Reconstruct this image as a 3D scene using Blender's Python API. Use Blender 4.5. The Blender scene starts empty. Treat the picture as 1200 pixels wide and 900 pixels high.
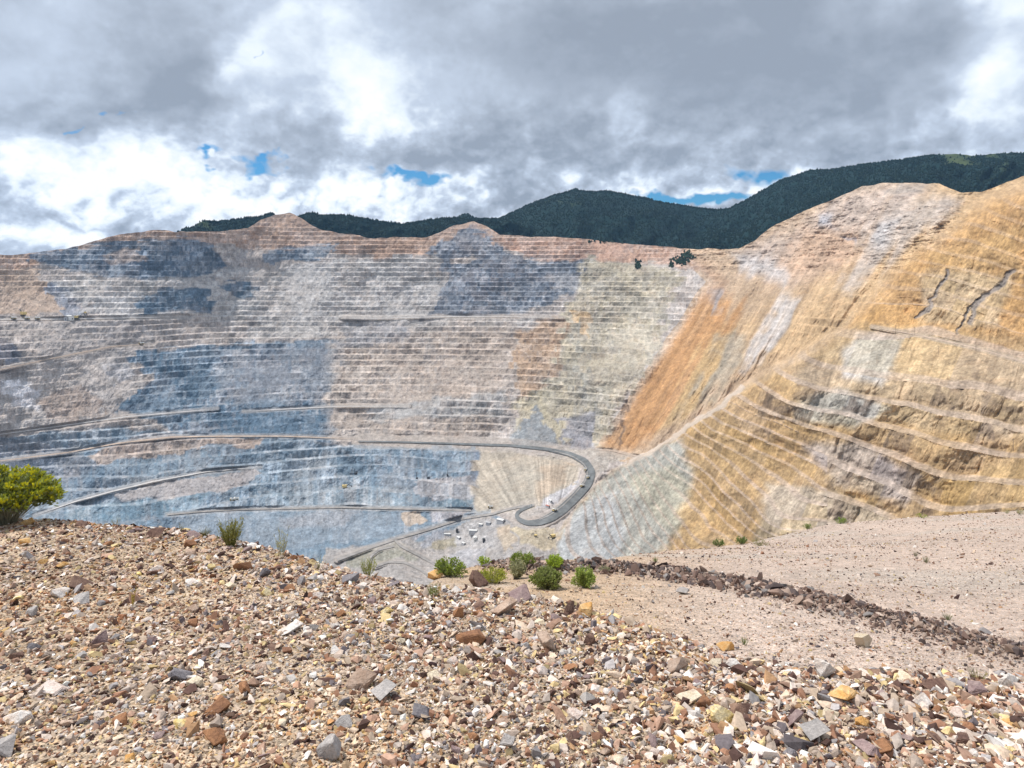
import bpy, bmesh, math, random
import numpy as np
from mathutils import Vector, Matrix, Euler

random.seed(7)
RNG = np.random.default_rng(11)
scene = bpy.context.scene
COL = scene.collection
# Survey of the view: a level camera at the origin, looking along +Y.  A sight line (px,py) and a
# real distance give a world point, so everything below stands at its own distance and true size.
F, CX, HY = 866.0, 600.0, 330.0


def P3(px, py, d):
    px, py, d = np.asarray(px, float), np.asarray(py, float), np.asarray(d, float)
    return np.stack([(px - CX) / F * d, d + 0 * px, -(py - HY) / F * d], -1)


# ------------------------------------------------------------------ numpy helpers
def _hash(ix, iy, iz, seed):
    h = (ix * 374761393 + iy * 668265263 + iz * 2147483647 + seed * 1274126177).astype(np.int64) & 0xffffffff
    h = ((h ^ (h >> 13)) * 1274126177) & 0xffffffff
    h = (h ^ (h >> 16)) & 0xffffffff
    return h.astype(np.float64) / 4294967295.0


def hash2(a, b, seed=0):
    return _hash(np.floor(a).astype(np.int64), np.floor(b).astype(np.int64), np.int64(7), seed)


def vnoise(x, y, seed=0):
    fx, fy = np.floor(x), np.floor(y)
    ix, iy = fx.astype(np.int64), fy.astype(np.int64)
    tx, ty = x - fx, y - fy
    tx = tx * tx * (3 - 2 * tx); ty = ty * ty * (3 - 2 * ty)
    z = np.int64(3)
    a = _hash(ix, iy, z, seed); b = _hash(ix + 1, iy, z, seed)
    c = _hash(ix, iy + 1, z, seed); d = _hash(ix + 1, iy + 1, z, seed)
    return (a + (b - a) * tx) * (1 - ty) + (c + (d - c) * tx) * ty


def fbm(x, y, oct=4, seed=0, rough=0.5):
    s, a, n = 0.0, 1.0, 0.0
    for o in range(oct):
        s = s + a * vnoise(x * 2 ** o + 17.3 * o, y * 2 ** o - 9.1 * o, seed + o)
        n += a; a *= rough
    return s / n * 2 - 1


def ridged(x, y, oct=3, seed=0):
    s, a, n = 0.0, 1.0, 0.0
    for o in range(oct):
        s = s + a * (1 - np.abs(2 * vnoise(x * 2 ** o + 5.3 * o, y * 2 ** o - 3.1 * o, seed + o) - 1))
        n += a; a *= 0.5
    return s / n


def sstep(a, b, x):
    t = np.clip((x - a) / (b - a), 0, 1)
    return t * t * (3 - 2 * t)


class TPS:
    def __init__(self, pts, vals, lam=1e-3, scale=300.0):
        self.s = scale
        p = np.asarray(pts, float) / scale
        n = len(p)
        d = np.sqrt(((p[:, None] - p[None]) ** 2).sum(-1))
        K = np.where(d > 1e-9, d * d * np.log(np.maximum(d, 1e-9)), 0) + lam * np.eye(n)
        Q = np.hstack([np.ones((n, 1)), p])
        A = np.zeros((n + 3, n + 3)); A[:n, :n] = K; A[:n, n:] = Q; A[n:, :n] = Q.T
        self.w = np.linalg.solve(A, np.concatenate([np.asarray(vals, float), np.zeros(3)]))
        self.p = p; self.n = n

    def __call__(self, x, y):
        sh = np.broadcast(x, y).shape
        x = np.broadcast_to(x, sh).ravel() / self.s; y = np.broadcast_to(y, sh).ravel() / self.s
        out = np.empty(x.shape)
        for i in range(0, len(x), 60000):
            X, Y = x[i:i + 60000], y[i:i + 60000]
            r2 = (X[:, None] - self.p[:, 0]) ** 2 + (Y[:, None] - self.p[:, 1]) ** 2
            r2 = np.maximum(r2, 1e-18)
            out[i:i + 60000] = (0.5 * r2 * np.log(r2)) @ self.w[:self.n] + self.w[self.n] + self.w[self.n + 1] * X + self.w[self.n + 2] * Y
        return out.reshape(sh)


def seg_dist(x, y, pts, closed=False):
    best = np.full(x.shape, 1e18)
    P = list(pts) + ([pts[0]] if closed else [])
    for (ax, ay), (bx, by) in zip(P[:-1], P[1:]):
        vx, vy = bx - ax, by - ay
        t = np.clip(((x - ax) * vx + (y - ay) * vy) / max(vx * vx + vy * vy, 1e-9), 0, 1)
        best = np.minimum(best, (x - ax - t * vx) ** 2 + (y - ay - t * vy) ** 2)
    return np.sqrt(best)


def inside(x, y, pts):
    r = np.zeros(x.shape, bool)
    for (ax, ay), (bx, by) in zip(pts, list(pts[1:]) + [pts[0]]):
        c = (ay > y) != (by > y)
        xi = (bx - ax) * (y - ay) / ((by - ay) if by != ay else 1e-9) + ax
        r ^= c & (x < xi)
    return r


def poly_mask(x, y, pts, soft):
    """soft polygon membership, 0..1, evaluated only near the polygon"""
    p = np.asarray(pts, float)
    m = np.zeros(x.shape)
    sel = (x > p[:, 0].min() - soft) & (x < p[:, 0].max() + soft) & (y > p[:, 1].min() - soft) & (y < p[:, 1].max() + soft)
    xs, ys = x[sel], y[sel]
    d = seg_dist(xs, ys, pts, True)
    d = np.where(inside(xs, ys, pts), d, -d)
    m[sel] = sstep(-soft, soft, d)
    return m


def line_mask(x, y, pts, w, soft):
    p = np.asarray(pts, float)
    m = np.zeros(x.shape)
    R = w + soft
    sel = (x > p[:, 0].min() - R) & (x < p[:, 0].max() + R) & (y > p[:, 1].min() - R) & (y < p[:, 1].max() + R)
    m[sel] = 1 - sstep(w, w + soft, seg_dist(x[sel], y[sel], pts))
    return m


# ------------------------------------------------------------------ object helpers
def link(o, parent=None):
    COL.objects.link(o)
    if parent:
        o.parent = parent
    return o


def tag(o, label=None, cat=None, group=None, kind=None):
    if label: o['label'] = label
    if cat: o['category'] = cat
    if group: o['group'] = group
    if kind: o['kind'] = kind
    return o


def np_mesh(name, verts, faces, mat=None, parent=None, smooth=False, cols=None, attrs=None):
    """verts (n,3), faces (m,3|4) int arrays -> one mesh object"""
    verts = np.asarray(verts, np.float32); faces = np.asarray(faces, np.int32)
    me = bpy.data.meshes.new(name)
    me.vertices.add(len(verts)); me.vertices.foreach_set('co', verts.ravel())
    k = faces.shape[1]
    me.loops.add(faces.size); me.loops.foreach_set('vertex_index', faces.ravel())
    me.polygons.add(len(faces))
    me.polygons.foreach_set('loop_start', np.arange(0, faces.size, k, dtype=np.int32))
    me.polygons.foreach_set('loop_total', np.full(len(faces), k, np.int32))
    me.polygons.foreach_set('use_smooth', np.full(len(faces), smooth, bool))
    if cols is not None:
        a = me.attributes.new('tint', 'FLOAT_COLOR', 'POINT')
        c = np.ones((len(verts), 4), np.float32); c[:, :3] = cols
        a.data.foreach_set('color', c.ravel())
    me.update(calc_edges=True)
    if mat: me.materials.append(mat)
    o = bpy.data.objects.new(name, me)
    return link(o, parent)


def grid_faces(nr, nc):
    i = np.arange(nr - 1)[:, None] * nc + np.arange(nc - 1)[None]
    return np.stack([i, i + 1, i + nc + 1, i + nc], -1).reshape(-1, 4)


def empty(name, loc, rz=0, sc=1.0):
    o = bpy.data.objects.new(name, None)
    o.location = loc; o.rotation_euler = (0, 0, rz); o.scale = (sc, sc, sc)
    o.empty_display_size = 0.1
    return link(o)


def dup(root, loc, rz, sc=None):
    r = root.copy(); COL.objects.link(r); r.location = loc; r.rotation_euler = (0, 0, rz)
    if sc: r.scale = (sc, sc, sc)
    for ch in list(root.children):
        c = ch.copy(); COL.objects.link(c); c.parent = r
        for g in ch.children:
            q = g.copy(); COL.objects.link(q); q.parent = c
    return r


def bm_obj(name, bm, mat, parent=None, smooth=False):
    me = bpy.data.meshes.new(name)
    bmesh.ops.recalc_face_normals(bm, faces=bm.faces)
    bm.to_mesh(me); bm.free()
    me.materials.append(mat)
    for p in me.polygons: p.use_smooth = smooth
    return link(bpy.data.objects.new(name, me), parent)


def box(bm, c, s, rot=None, taper=(1, 1)):
    """box of size s centred at c; the top face scaled by taper"""
    vs = []
    R = rot or Matrix.Identity(3)
    for z in (-.5, .5):
        k = taper if z > 0 else (1, 1)
        for x, y in ((-.5, -.5), (.5, -.5), (.5, .5), (-.5, .5)):
            vs.append(bm.verts.new(Vector(c) + R @ Vector((x * s[0] * k[0], y * s[1] * k[1], z * s[2]))))
    for f in ((3, 2, 1, 0), (4, 5, 6, 7), (0, 1, 5, 4), (1, 2, 6, 5), (2, 3, 7, 6), (3, 0, 4, 7)):
        bm.faces.new([vs[i] for i in f])


def tube(bm, a, b, r0, r1=None, n=8):
    a, b = Vector(a), Vector(b)
    r1 = r0 if r1 is None else r1
    q = (b - a).to_track_quat('Z', 'Y')
    A = [bm.verts.new(a + q @ Vector((r0 * math.cos(6.2832 * i / n), r0 * math.sin(6.2832 * i / n), 0))) for i in range(n)]
    B = [bm.verts.new(b + q @ Vector((r1 * math.cos(6.2832 * i / n), r1 * math.sin(6.2832 * i / n), 0))) for i in range(n)]
    for i in range(n):
        bm.faces.new((A[i], A[(i + 1) % n], B[(i + 1) % n], B[i]))
    bm.faces.new(A[::-1]); bm.faces.new(B)


# ------------------------------------------------------------------ materials
def new_mat(name, rough=0.9, spec=0.15):
    m = bpy.data.materials.new(name); m.use_nodes = True
    nt = m.node_tree
    b = nt.nodes['Principled BSDF']
    b.inputs['Roughness'].default_value = rough
    b.inputs['Specular IOR Level'].default_value = spec
    return m, nt, b


def N(nt, t, **kw):
    n = nt.nodes.new(t)
    for k, v in kw.items():
        if hasattr(n, k) and k not in ('Scale',): setattr(n, k, v)
    return n


def noise_node(nt, vec, scale, detail=4, rough=.6, dist=0.0):
    n = nt.nodes.new('ShaderNodeTexNoise')
    n.inputs['Scale'].default_value = scale; n.inputs['Detail'].default_value = detail
    n.inputs['Roughness'].default_value = rough; n.inputs['Distortion'].default_value = dist
    if vec: nt.links.new(vec, n.inputs['Vector'])
    return n


def maprange(nt, val, a, b, c, d):
    n = nt.nodes.new('ShaderNodeMapRange')
    for i, v in enumerate((a, b, c, d)): n.inputs[i + 1].default_value = v
    nt.links.new(val, n.inputs[0])
    return n.outputs[0]


def mul_color(nt, col, fac):
    n = nt.nodes.new('ShaderNodeVectorMath'); n.operation = 'SCALE'
    nt.links.new(col, n.inputs[0]); nt.links.new(fac, n.inputs['Scale'])
    return n.outputs[0]


def mix_color(nt, fac, a, b, mode='MIX'):
    n = nt.nodes.new('ShaderNodeMix'); n.data_type = 'RGBA'; n.blend_type = mode
    for s, v in ((0, fac), (6, a), (7, b)):
        if isinstance(v, (int, float)): n.inputs[s].default_value = v
        elif isinstance(v, tuple): n.inputs[s].default_value = (*v, 1)
        else: nt.links.new(v, n.inputs[s])
    return n.outputs[2]


def bump(nt, bsdf, h, strength, dist):
    n = nt.nodes.new('ShaderNodeBump')
    n.inputs['Strength'].default_value = strength; n.inputs['Distance'].default_value = dist
    nt.links.new(h, n.inputs['Height']); nt.links.new(n.outputs[0], bsdf.inputs['Normal'])


def scaled_pos(nt, s, use_object=False):
    g = nt.nodes.new('ShaderNodeTexCoord' if use_object else 'ShaderNodeNewGeometry')
    m = nt.nodes.new('ShaderNodeVectorMath'); m.operation = 'MULTIPLY'
    m.inputs[1].default_value = s
    nt.links.new(g.outputs['Object' if use_object else 'Position'], m.inputs[0])
    return m.outputs[0]


def tint_node(nt):
    a = nt.nodes.new('ShaderNodeAttribute'); a.attribute_name = 'tint'
    return a.outputs['Color']


def mat_pit():
    m, nt, b = new_mat('pit_rock', .95, .08)
    streak = noise_node(nt, scaled_pos(nt, (.07, .07, .022)), 1, 6, .68)
    blotch = noise_node(nt, scaled_pos(nt, (.012, .012, .02)), 1, 5, .6)
    warm = noise_node(nt, scaled_pos(nt, (.02, .02, .035)), 1, 4, .6)
    fine = noise_node(nt, scaled_pos(nt, (.26, .26, .13)), 1, 4, .7)
    c = mul_color(nt, tint_node(nt), maprange(nt, streak.outputs[0], .3, .7, .74, 1.26))
    c = mul_color(nt, c, maprange(nt, blotch.outputs[0], .3, .7, .93, 1.07))
    c = mul_color(nt, c, maprange(nt, fine.outputs[0], .3, .7, .74, 1.26))
    c = mix_color(nt, maprange(nt, warm.outputs[0], .5, .75, 0, .18), c, (1.25, .95, .72), 'MULTIPLY')
    nt.links.new(c, b.inputs['Base Color'])
    bump(nt, b, streak.outputs[0], .75, 7.0)
    return m


def mat_tint(name, rough=.9, scale=30.0, lo=.75, hi=1.25, bdist=.004, spec=.15):
    m, nt, b = new_mat(name, rough, spec)
    n = noise_node(nt, scaled_pos(nt, (1, 1, 1)), scale, 5, .65)
    c = mul_color(nt, tint_node(nt), maprange(nt, n.outputs[0], .3, .7, lo, hi))
    nt.links.new(c, b.inputs['Base Color'])
    if bdist: bump(nt, b, n.outputs[0], .8, bdist)
    return m


def mat_ground():
    m, nt, b = new_mat('gravel_soil', .95, .1)
    pos = scaled_pos(nt, (1, 1, 1))
    vo = nt.nodes.new('ShaderNodeTexVoronoi'); vo.inputs['Scale'].default_value = 55
    nt.links.new(pos, vo.inputs['Vector'])
    vo2 = nt.nodes.new('ShaderNodeTexVoronoi'); vo2.inputs['Scale'].default_value = 16
    nt.links.new(pos, vo2.inputs['Vector'])
    sep = nt.nodes.new('ShaderNodeSeparateColor'); nt.links.new(vo.outputs['Color'], sep.inputs[0])
    sep2 = nt.nodes.new('ShaderNodeSeparateColor'); nt.links.new(vo2.outputs['Color'], sep2.inputs[0])
    n = noise_node(nt, pos, 2.2, 6, .65)
    c = mul_color(nt, tint_node(nt), maprange(nt, sep.outputs[0], 0, 1, .6, 1.4))
    c = mul_color(nt, c, maprange(nt, sep2.outputs[0], 0, 1, .82, 1.18))
    c = mul_color(nt, c, maprange(nt, n.outputs[0], .3, .7, .78, 1.2))
    c = mix_color(nt, maprange(nt, sep.outputs[1], .72, .95, 0, .6), c, (1.25, .95, .62), 'MULTIPLY')
    nt.links.new(c, b.inputs['Base Color'])
    inv = maprange(nt, vo.outputs['Distance'], 0, .6, 1, 0)
    bump(nt, b, inv, 1.0, .012)
    return m


def mat_rock(name, col, col2):
    m, nt, b = new_mat(name, .88, .2)
    pos = scaled_pos(nt, (1, 1, 1))
    n = noise_node(nt, pos, 14, 8, .7, .6)
    n2 = noise_node(nt, pos, 90, 4, .7)
    oi = nt.nodes.new('ShaderNodeObjectInfo')
    c = mix_color(nt, maprange(nt, n.outputs[0], .42, .62, 0, 1), col, col2)
    c = mul_color(nt, c, maprange(nt, n2.outputs[0], .3, .7, .7, 1.25))
    c = mul_color(nt, c, maprange(nt, oi.outputs['Random'], 0, 1, .82, 1.15))
    nt.links.new(c, b.inputs['Base Color'])
    bump(nt, b, n2.outputs[0], .9, .008)
    return m


def mat_plain(name, col, rough=.6, var=.15, scale=.4, spec=.3):
    m, nt, b = new_mat(name, rough, spec)
    n = noise_node(nt, scaled_pos(nt, (1, 1, 1)), scale, 4, .6)
    r = nt.nodes.new('ShaderNodeRGB'); r.outputs[0].default_value = (*col, 1)
    c = mul_color(nt, r.outputs[0], maprange(nt, n.outputs[0], .3, .7, 1 - var, 1 + var))
    nt.links.new(c, b.inputs['Base Color'])
    return m


def mat_leaf():
    m, nt, b = new_mat('shrub_leaf', .75, .2)
    nt.links.new(tint_node(nt), b.inputs['Base Color'])
    tr = nt.nodes.new('ShaderNodeBsdfTranslucent')
    nt.links.new(tint_node(nt), tr.inputs[0])
    mx = nt.nodes.new('ShaderNodeMixShader'); mx.inputs[0].default_value = .35
    out = nt.nodes['Material Output']
    nt.links.new(b.outputs[0], mx.inputs[1]); nt.links.new(tr.outputs[0], mx.inputs[2])
    nt.links.new(mx.outputs[0], out.inputs[0])
    return m


M_PIT = mat_pit()
M_STONE = mat_tint('gravel_stone', .9, 60, .75, 1.25, .003)
M_GROUND = mat_ground()
M_LEAF = mat_leaf()
M_STEM = mat_plain('dry_stem', (.33, .31, .22), .9, .3, 20)
M_CONIFER = mat_tint('conifer_needles', .95, .008, .72, 1.28, 0)

# =================================================================== THE OPEN PIT
RIM = [(-400, 330), (-100, 306), (0, 299), (30, 297), (80, 290), (105, 284), (130, 277), (155, 272), (180, 269), (205, 272), (240, 272),
       (290, 268), (305, 258), (322, 251), (340, 249), (352, 255), (365, 263), (378, 270), (400, 273), (440, 279), (500, 278), (530, 266), (555, 259), (572, 266),
       (586, 275), (605, 276), (650, 278), (700, 281), (750, 287), (800, 291), (840, 292), (866, 291), (885, 281), (910, 262), (940, 249), (965, 238),
       (990, 227), (1010, 219), (1035, 214), (1060, 214), (1085, 215), (1100, 215), (1115, 222), (1126, 226), (1150, 225), (1162, 221), (1180, 213),
       (1200, 207), (1240, 196), (1400, 170), (1600, 150)]
RX = np.array([p[0] for p in RIM], float); RY = np.array([p[1] for p in RIM], float)

AC = [(-300, 320, 2000), (0, 298, 2650), (130, 277, 2900), (215, 271, 3000), (340, 250, 3300), (400, 273, 3250), (500, 278, 3300), (555, 259, 3400), (650, 278, 3350), (750, 287, 3250), (830, 293, 3050), (880, 285, 2900), (960, 240, 2700), (1030, 213, 2600), (1100, 217, 2450), (1160, 224, 2300), (1300, 190, 2000),
      (-300, 400, 1900), (0, 372, 2450), (250, 372, 2950), (500, 371, 3000), (650, 372, 2950), (750, 380, 2800),
      (-300, 500, 1750), (0, 432, 2250), (130, 405, 2550), (250, 430, 2700), (450, 430, 2780), (600, 430, 2720), (700, 430, 2600), (760, 430, 2450),
      (0, 510, 2180), (250, 480, 2480), (400, 475, 2600), (550, 480, 2550), (650, 480, 2480), (710, 500, 2350),
      (0, 540, 2120), (200, 512, 2330), (400, 515, 2440), (560, 520, 2400), (700, 525, 2250),
      (100, 600, 1950), (160, 567, 2080), (300, 548, 2250), (450, 545, 2330), (540, 545, 2280),
      (0, 600, 1900), (180, 620, 1880), (300, 600, 2050), (440, 595, 2090), (-300, 640, 1500),
      (300, 640, 1850), (430, 625, 1950), (480, 632, 1880), (430, 660, 1700), (500, 660, 1760), (550, 640, 1850), (600, 612, 1840), (570, 598, 1960), (650, 600, 1870), (600, 660, 1650), (520, 690, 1500), (640, 690, 1500), (690, 555, 2100), (620, 545, 2200), (660, 527, 2300), (600, 580, 2030), (560, 560, 2230),
      (830, 330, 2800), (790, 390, 2620), (750, 450, 2450), (900, 330, 2500), (900, 400, 2150), (830, 460, 2150), (780, 490, 2200), (1000, 300, 2300), (1000, 340, 2010), (960, 370, 1960), (1100, 250, 2000), (730, 530, 2200), (700, 545, 2120),
      (800, 600, 1900), (1000, 500, 1900), (1200, 400, 1900), (1200, 600, 1700), (700, 620, 1850), (1500, 500, 1500), (1500, 250, 1800), (300, 720, 1500), (0, 720, 1400), (900, 720, 1500)]
AC = np.array(AC, float)
T_AC = TPS(AC[:, :2], 1000.0 / AC[:, 2], 2e-4)

# benches of the near right-hand wall: image course of each bench, its level below the eye and its index
LV = {0: 145, 1: 176, 2: 208, 3: 241, 4: 276, 5: 312, 6: 350, 7: 390, 8: 425, 9: 460, 10: 490, 11: 520, 12: 545, 13: 565, 14: 580, 15: 600}
BENCH = {0: [(1078, 393), (1145, 408), (1198, 423)],
         1: [(960, 431), (1004, 439), (1058, 446), (1114, 454), (1165, 462), (1198, 469)],
         2: [(943, 454), (997, 464), (1043, 475), (1086, 482), (1137, 492), (1188, 503)],
         3: [(928, 476), (979, 485), (1022, 498), (1073, 510), (1122, 526), (1163, 535)],
         4: [(920, 492), (953, 505), (1004, 520), (1048, 536), (1086, 554), (1124, 565)],
         5: [(881, 503), (920, 519), (971, 543), (1022, 564), (1063, 584), (1094, 597)],
         6: [(832, 507), (867, 523), (896, 540), (920, 551), (958, 577), (997, 592), (1030, 605)],
         7: [(800, 511), (827, 527), (853, 551), (875, 569), (896, 591), (907, 607)],
         8: [(795, 540), (821, 556), (843, 580), (867, 604)],
         9: [(765, 540), (789, 561), (811, 580), (832, 601), (853, 623)],
         10: [(768, 580), (789, 607), (800, 623), (811, 639)],
         11: [(741, 569), (757, 599), (773, 623), (784, 636)],
         12: [(720, 569), (739, 612), (757, 641)],
         13: [(701, 575), (715, 612), (733, 644)],
         14: [(688, 580), (693, 617), (709, 649)],
         15: [(655, 620), (665, 655)]}
bd, bp = [], []
for k, L in LV.items():
    for (x, y) in BENCH[k]:
        bp.append((x, y, k))
        if k > 0 and (k, x) != (1, 960): bd.append((x, y, F * L / (y - HY)))
bd += [(1022, 383, 1760), (1078, 393, 1600), (1145, 408, 1420), (1198, 423, 1290), (975, 434, 1600), (1200, 208, 1650), (1160, 222, 1800), (1100, 263, 1860), (1013, 343, 1900), (1200, 310, 1500), (1100, 340, 1680), (927, 413, 1790), (873, 447, 1835), (843, 465, 1860), (760, 532, 1990),
       (1400, 160, 1300), (1400, 400, 900), (1400, 620, 650), (1200, 600, 820), (800, 700, 1150), (1000, 700, 850), (1250, 700, 600)]
bp += [(1100, 340, -1.3), (1200, 350, -1.8), (1200, 290, -3.6), (1100, 290, -2.8), (1160, 240, -4.4), (1013, 343, -1), (927, 413, 1.0), (873, 447, 3.2), (843, 465, 4.4),
       (1300, 500, 1.6), (1300, 380, -1.6), (1350, 620, 5), (1200, 600, 5.2), (1200, 555, 3.6), (900, 700, 12), (1100, 700, 9), (720, 700, 16)]
bd = np.array(bd, float); bp = np.array(bp, float)
T_B = TPS(bd[:, :2], 1000.0 / bd[:, 2], 1e-3)
T_BP = TPS(bp[:, :2], bp[:, 2], 2e-4)
SPUR = [(1600, 120), (1240, 190), (1162, 221), (1143, 230), (1100, 263), (1053, 297), (1013, 343), (987, 373), (927, 413), (873, 447), (830, 478), (797, 503), (760, 530), (715, 547),
        (701, 562), (676, 590), (655, 615), (648, 632), (652, 660), (660, 800), (1600, 800)]

ROADS = [  # name-kind, (px,py,width px), colour
    ('haul', [(420, 517, 1.6), (480, 518, 2), (540, 520, 2.6), (600, 522, 3.4), (640, 526, 4.4), (668, 532, 6.5), (686, 541, 10), (693, 553, 12.5), (689, 566, 12.5), (675, 582, 12.5), (659, 597, 13), (646, 606, 12), (632, 612, 9), (618, 613, 7), (608, 609, 6), (604, 603, 5), (611, 597, 4.5), (624, 592, 4)]),
    ('track', [(578, 602, 2.6), (540, 608, 2.6), (500, 621, 2.6), (465, 631, 3), (430, 643, 3.2), (395, 656, 3.4)]),
    ('track', [(626, 592, 3.2), (610, 593.5, 2.8), (594, 597, 2.6), (578, 602, 2.6)]),
    ('track', [(463, 633, 2.6), (470, 640, 3), (490, 650, 3.2), (512, 662, 3.6), (532, 677, 4)]),
    ('track', [(462, 640, 2), (444, 644, 2.2), (434, 652, 2.4), (430, 664, 2.6)]),
    ('track', [(440, 664, 2.4), (456, 658, 2.4), (474, 659, 2.6), (492, 667, 2.8), (506, 677, 3)]),
    ('track', [(196, 603, 1.8), (240, 599, 1.8), (280, 597, 1.8), (400, 594.5, 1.8), (500, 597, 1.8), (552, 598, 1.8)]),
    ('pale', [(-60, 517, 2.2), (0, 509, 2.2), (80, 498, 2.2), (150, 488, 2), (255, 479, 1.8)]),
    ('pale', [(285, 482, 1.6), (340, 479, 1.6), (400, 476, 1.6), (480, 476, 1.2)]),
    ('pale', [(40, 604, 2.2), (90, 587, 2.4), (130, 576, 2.4), (180, 564, 2.4), (240, 553, 2.2), (305, 547, 1.8)]),
    ('tan', [(-60, 548, 2.2), (0, 540, 2.2), (80, 530, 2.6), (140, 519, 3), (200, 512, 3), (260, 511, 3), (330, 511, 2.4), (420, 514, 1.8)]),
    ('tan', [(-60, 443, 2.4), (0, 433, 2.6), (60, 420, 2.6), (130, 406, 2.4), (180, 402, 1.8)]),
    ('pale', [(400, 372, 1.0), (440, 373, 1.6), (480, 372, 2.2), (520, 371, 1.8), (600, 371, 1.2), (660, 372, 1.0)]),
    ('pale', [(-60, 374, 2), (0, 374, 2), (70, 374, 2), (120, 373, 1.6), (220, 371, 1)]),
    ('tan', [(1022, 383, 1.6), (1078, 393, 2.0), (1145, 408, 2.4), (1200, 424, 3), (1260, 440, 3.5)]),
    ('line', [(650, 528.5, .8), (672, 535, 1), (685, 544, 1.3), (689, 553, 1.4), (686, 564, 1.4), (674, 578, 1.4), (659, 593, 1.4), (645, 603, 1.2), (632, 609, 1)]),
    ('tan', [(690, 527, 1.8), (716, 528, 1.8), (740, 534, 1.6), (752, 536, 1.2)]),
]

cols_px = np.concatenate([np.arange(-330, -20, 7), np.arange(-20, 1222, 1.12), np.arange(1226, 1570, 8)])
NR = 590
vv = np.linspace(0, 1, NR)
rim = np.interp(cols_px, RX, RY) + 1.6 * fbm(cols_px / 16, cols_px * 0, 3, 5)
PX = np.broadcast_to(cols_px, (NR, len(cols_px))).copy()
PY = rim[None] + (735 - rim)[None] * vv[:, None] ** 1.08

# region weights
wpx = PX + 3.0 * fbm(PX / 22, PY / 22, 3, 31); wpy = PY + 3.0 * fbm(PX / 22 + 50, PY / 22, 3, 37)
in_b = inside(wpx, wpy, SPUR)
sd = seg_dist(wpx, wpy, SPUR, True)
wid = np.interp(PY, [225, 300, 400, 480], [34, 34, 24, 7])
wB = np.where(in_b, np.clip(sd / wid, 0, 1), 0); wB = wB * wB * (3 - 2 * wB)
dAC = T_AC(PX, PY); dB = T_B(PX, PY)
disp = dAC + (np.maximum(dB, dAC) - dAC) * wB
disp = np.clip(disp, 1000 / 3600, 1000 / 420)
D = 1000.0 / disp
C_POLY = [(800, 288), (835, 330), (795, 390), (745, 465), (703, 527), (740, 536), (1250, 700), (1250, 150), (1000, 150), (866, 280)]
wC = poly_mask(wpx, wpy, C_POLY, 8) * (1 - wB)
wA = (1 - wB) * (1 - wC)

# roads are graded smooth: no benching near them
road_w = np.zeros(PX.shape)
for kind, pts in ROADS:
    wmax = max(p[2] for p in pts)
    road_w = np.maximum(road_w, line_mask(PX, PY, [p[:2] for p in pts], wmax * (.5 if kind in ('haul', 'track', 'line') else .28) + 1.0, 2.2))

Z = P3(PX, PY, D)[..., 2]
HA = 20.0
phiA = -Z / HA + 0.22 * fbm(PX / 120, PY / 50, 3, 3)
flat_a = .11 + .13 * vnoise(PX / 34, np.floor(phiA) * 5.3, 17)
phiB = T_BP(PX, PY) + 0.13 * fbm(PX / 46, PY / 30, 4, 4)
gD = np.gradient(D, axis=0)


def steps(phi, flat, keep, lo, hi):
    """phi counts the benches downward.  Each bench takes its depth on its flat and is steep on its face.
    Returns the change of distance and the place within the bench (0 = head of the face, 1 = edge of the flat)"""
    f = phi - np.floor(phi)
    g = np.clip((f - (1 - flat)) / flat, 0, 1)
    g = g * (1 - keep) + f * keep
    per = np.clip(-gD / np.maximum(np.gradient(phi, axis=0), 1e-3), lo, hi)
    return -(g - f + .36 * (1 - keep)) * per, f


offA, fA = steps(phiA, flat_a, .42, 6, 40)
offB, fB = steps(phiB, .23, .22, 10, 50)
offB2, fB2 = steps(phiB * 2 + .35, .24, .25, 5, 26)
fineB = np.clip(sstep(1010, 930, PX) * sstep(3.6, 5.0, phiB) + sstep(-.4, -1.0, phiB) * .8, 0, 1)
offB = offB * (1 - fineB) + offB2 * fineB
# smooth, unbenched patches: dumps, floor, chutes and the slide
NOBENCH = [[(555, 527), (680, 538), (686, 560), (650, 590), (600, 604), (556, 602)],
           [(380, 640), (480, 622), (580, 598), (640, 590), (660, 640), (680, 760), (300, 760)],
           [(205, 606), (300, 598), (470, 598), (470, 640), (300, 660), (200, 640)],
           [(670, 528), (760, 530), (715, 548), (690, 560)],
           [(135, 577), (300, 548), (312, 556), (265, 576), (145, 588)],
           [(0, 335), (40, 335), (100, 366), (0, 370)],
           [(480, 598), (500, 598), (512, 616), (478, 622)],
           [(600, 480), (640, 470), (690, 518), (610, 524)]]
flatten = road_w.copy()
for pl in NOBENCH:
    flatten = np.maximum(flatten, poly_mask(PX, PY, pl, 6))
lowleft = sstep(505, 525, PY) * sstep(620, 540, PX)
ampA = wA * (1 - flatten) * np.clip(.72 + .35 * lowleft + 1.3 * fbm(PX / 60, PY / 34, 4, 8), .1 + .35 * lowleft, 1.1)
ampC = wC * (1 - flatten) * np.clip(.5 + .9 * fbm(PX / 40, PY / 40, 3, 10), 0, .9) * sstep(470, 350, PY)
# upper right slope weathered, benches nearly gone
ampB = wB * (1 - flatten * .8) * np.clip(sstep(-1.6, .3, phiB) + .42, 0, 1) * np.clip(1.0 + .5 * fbm(PX / 50, PY / 30, 3, 9), .4, 1.15)
dD = offA * (ampA + ampC) + offB * ampB
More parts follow.
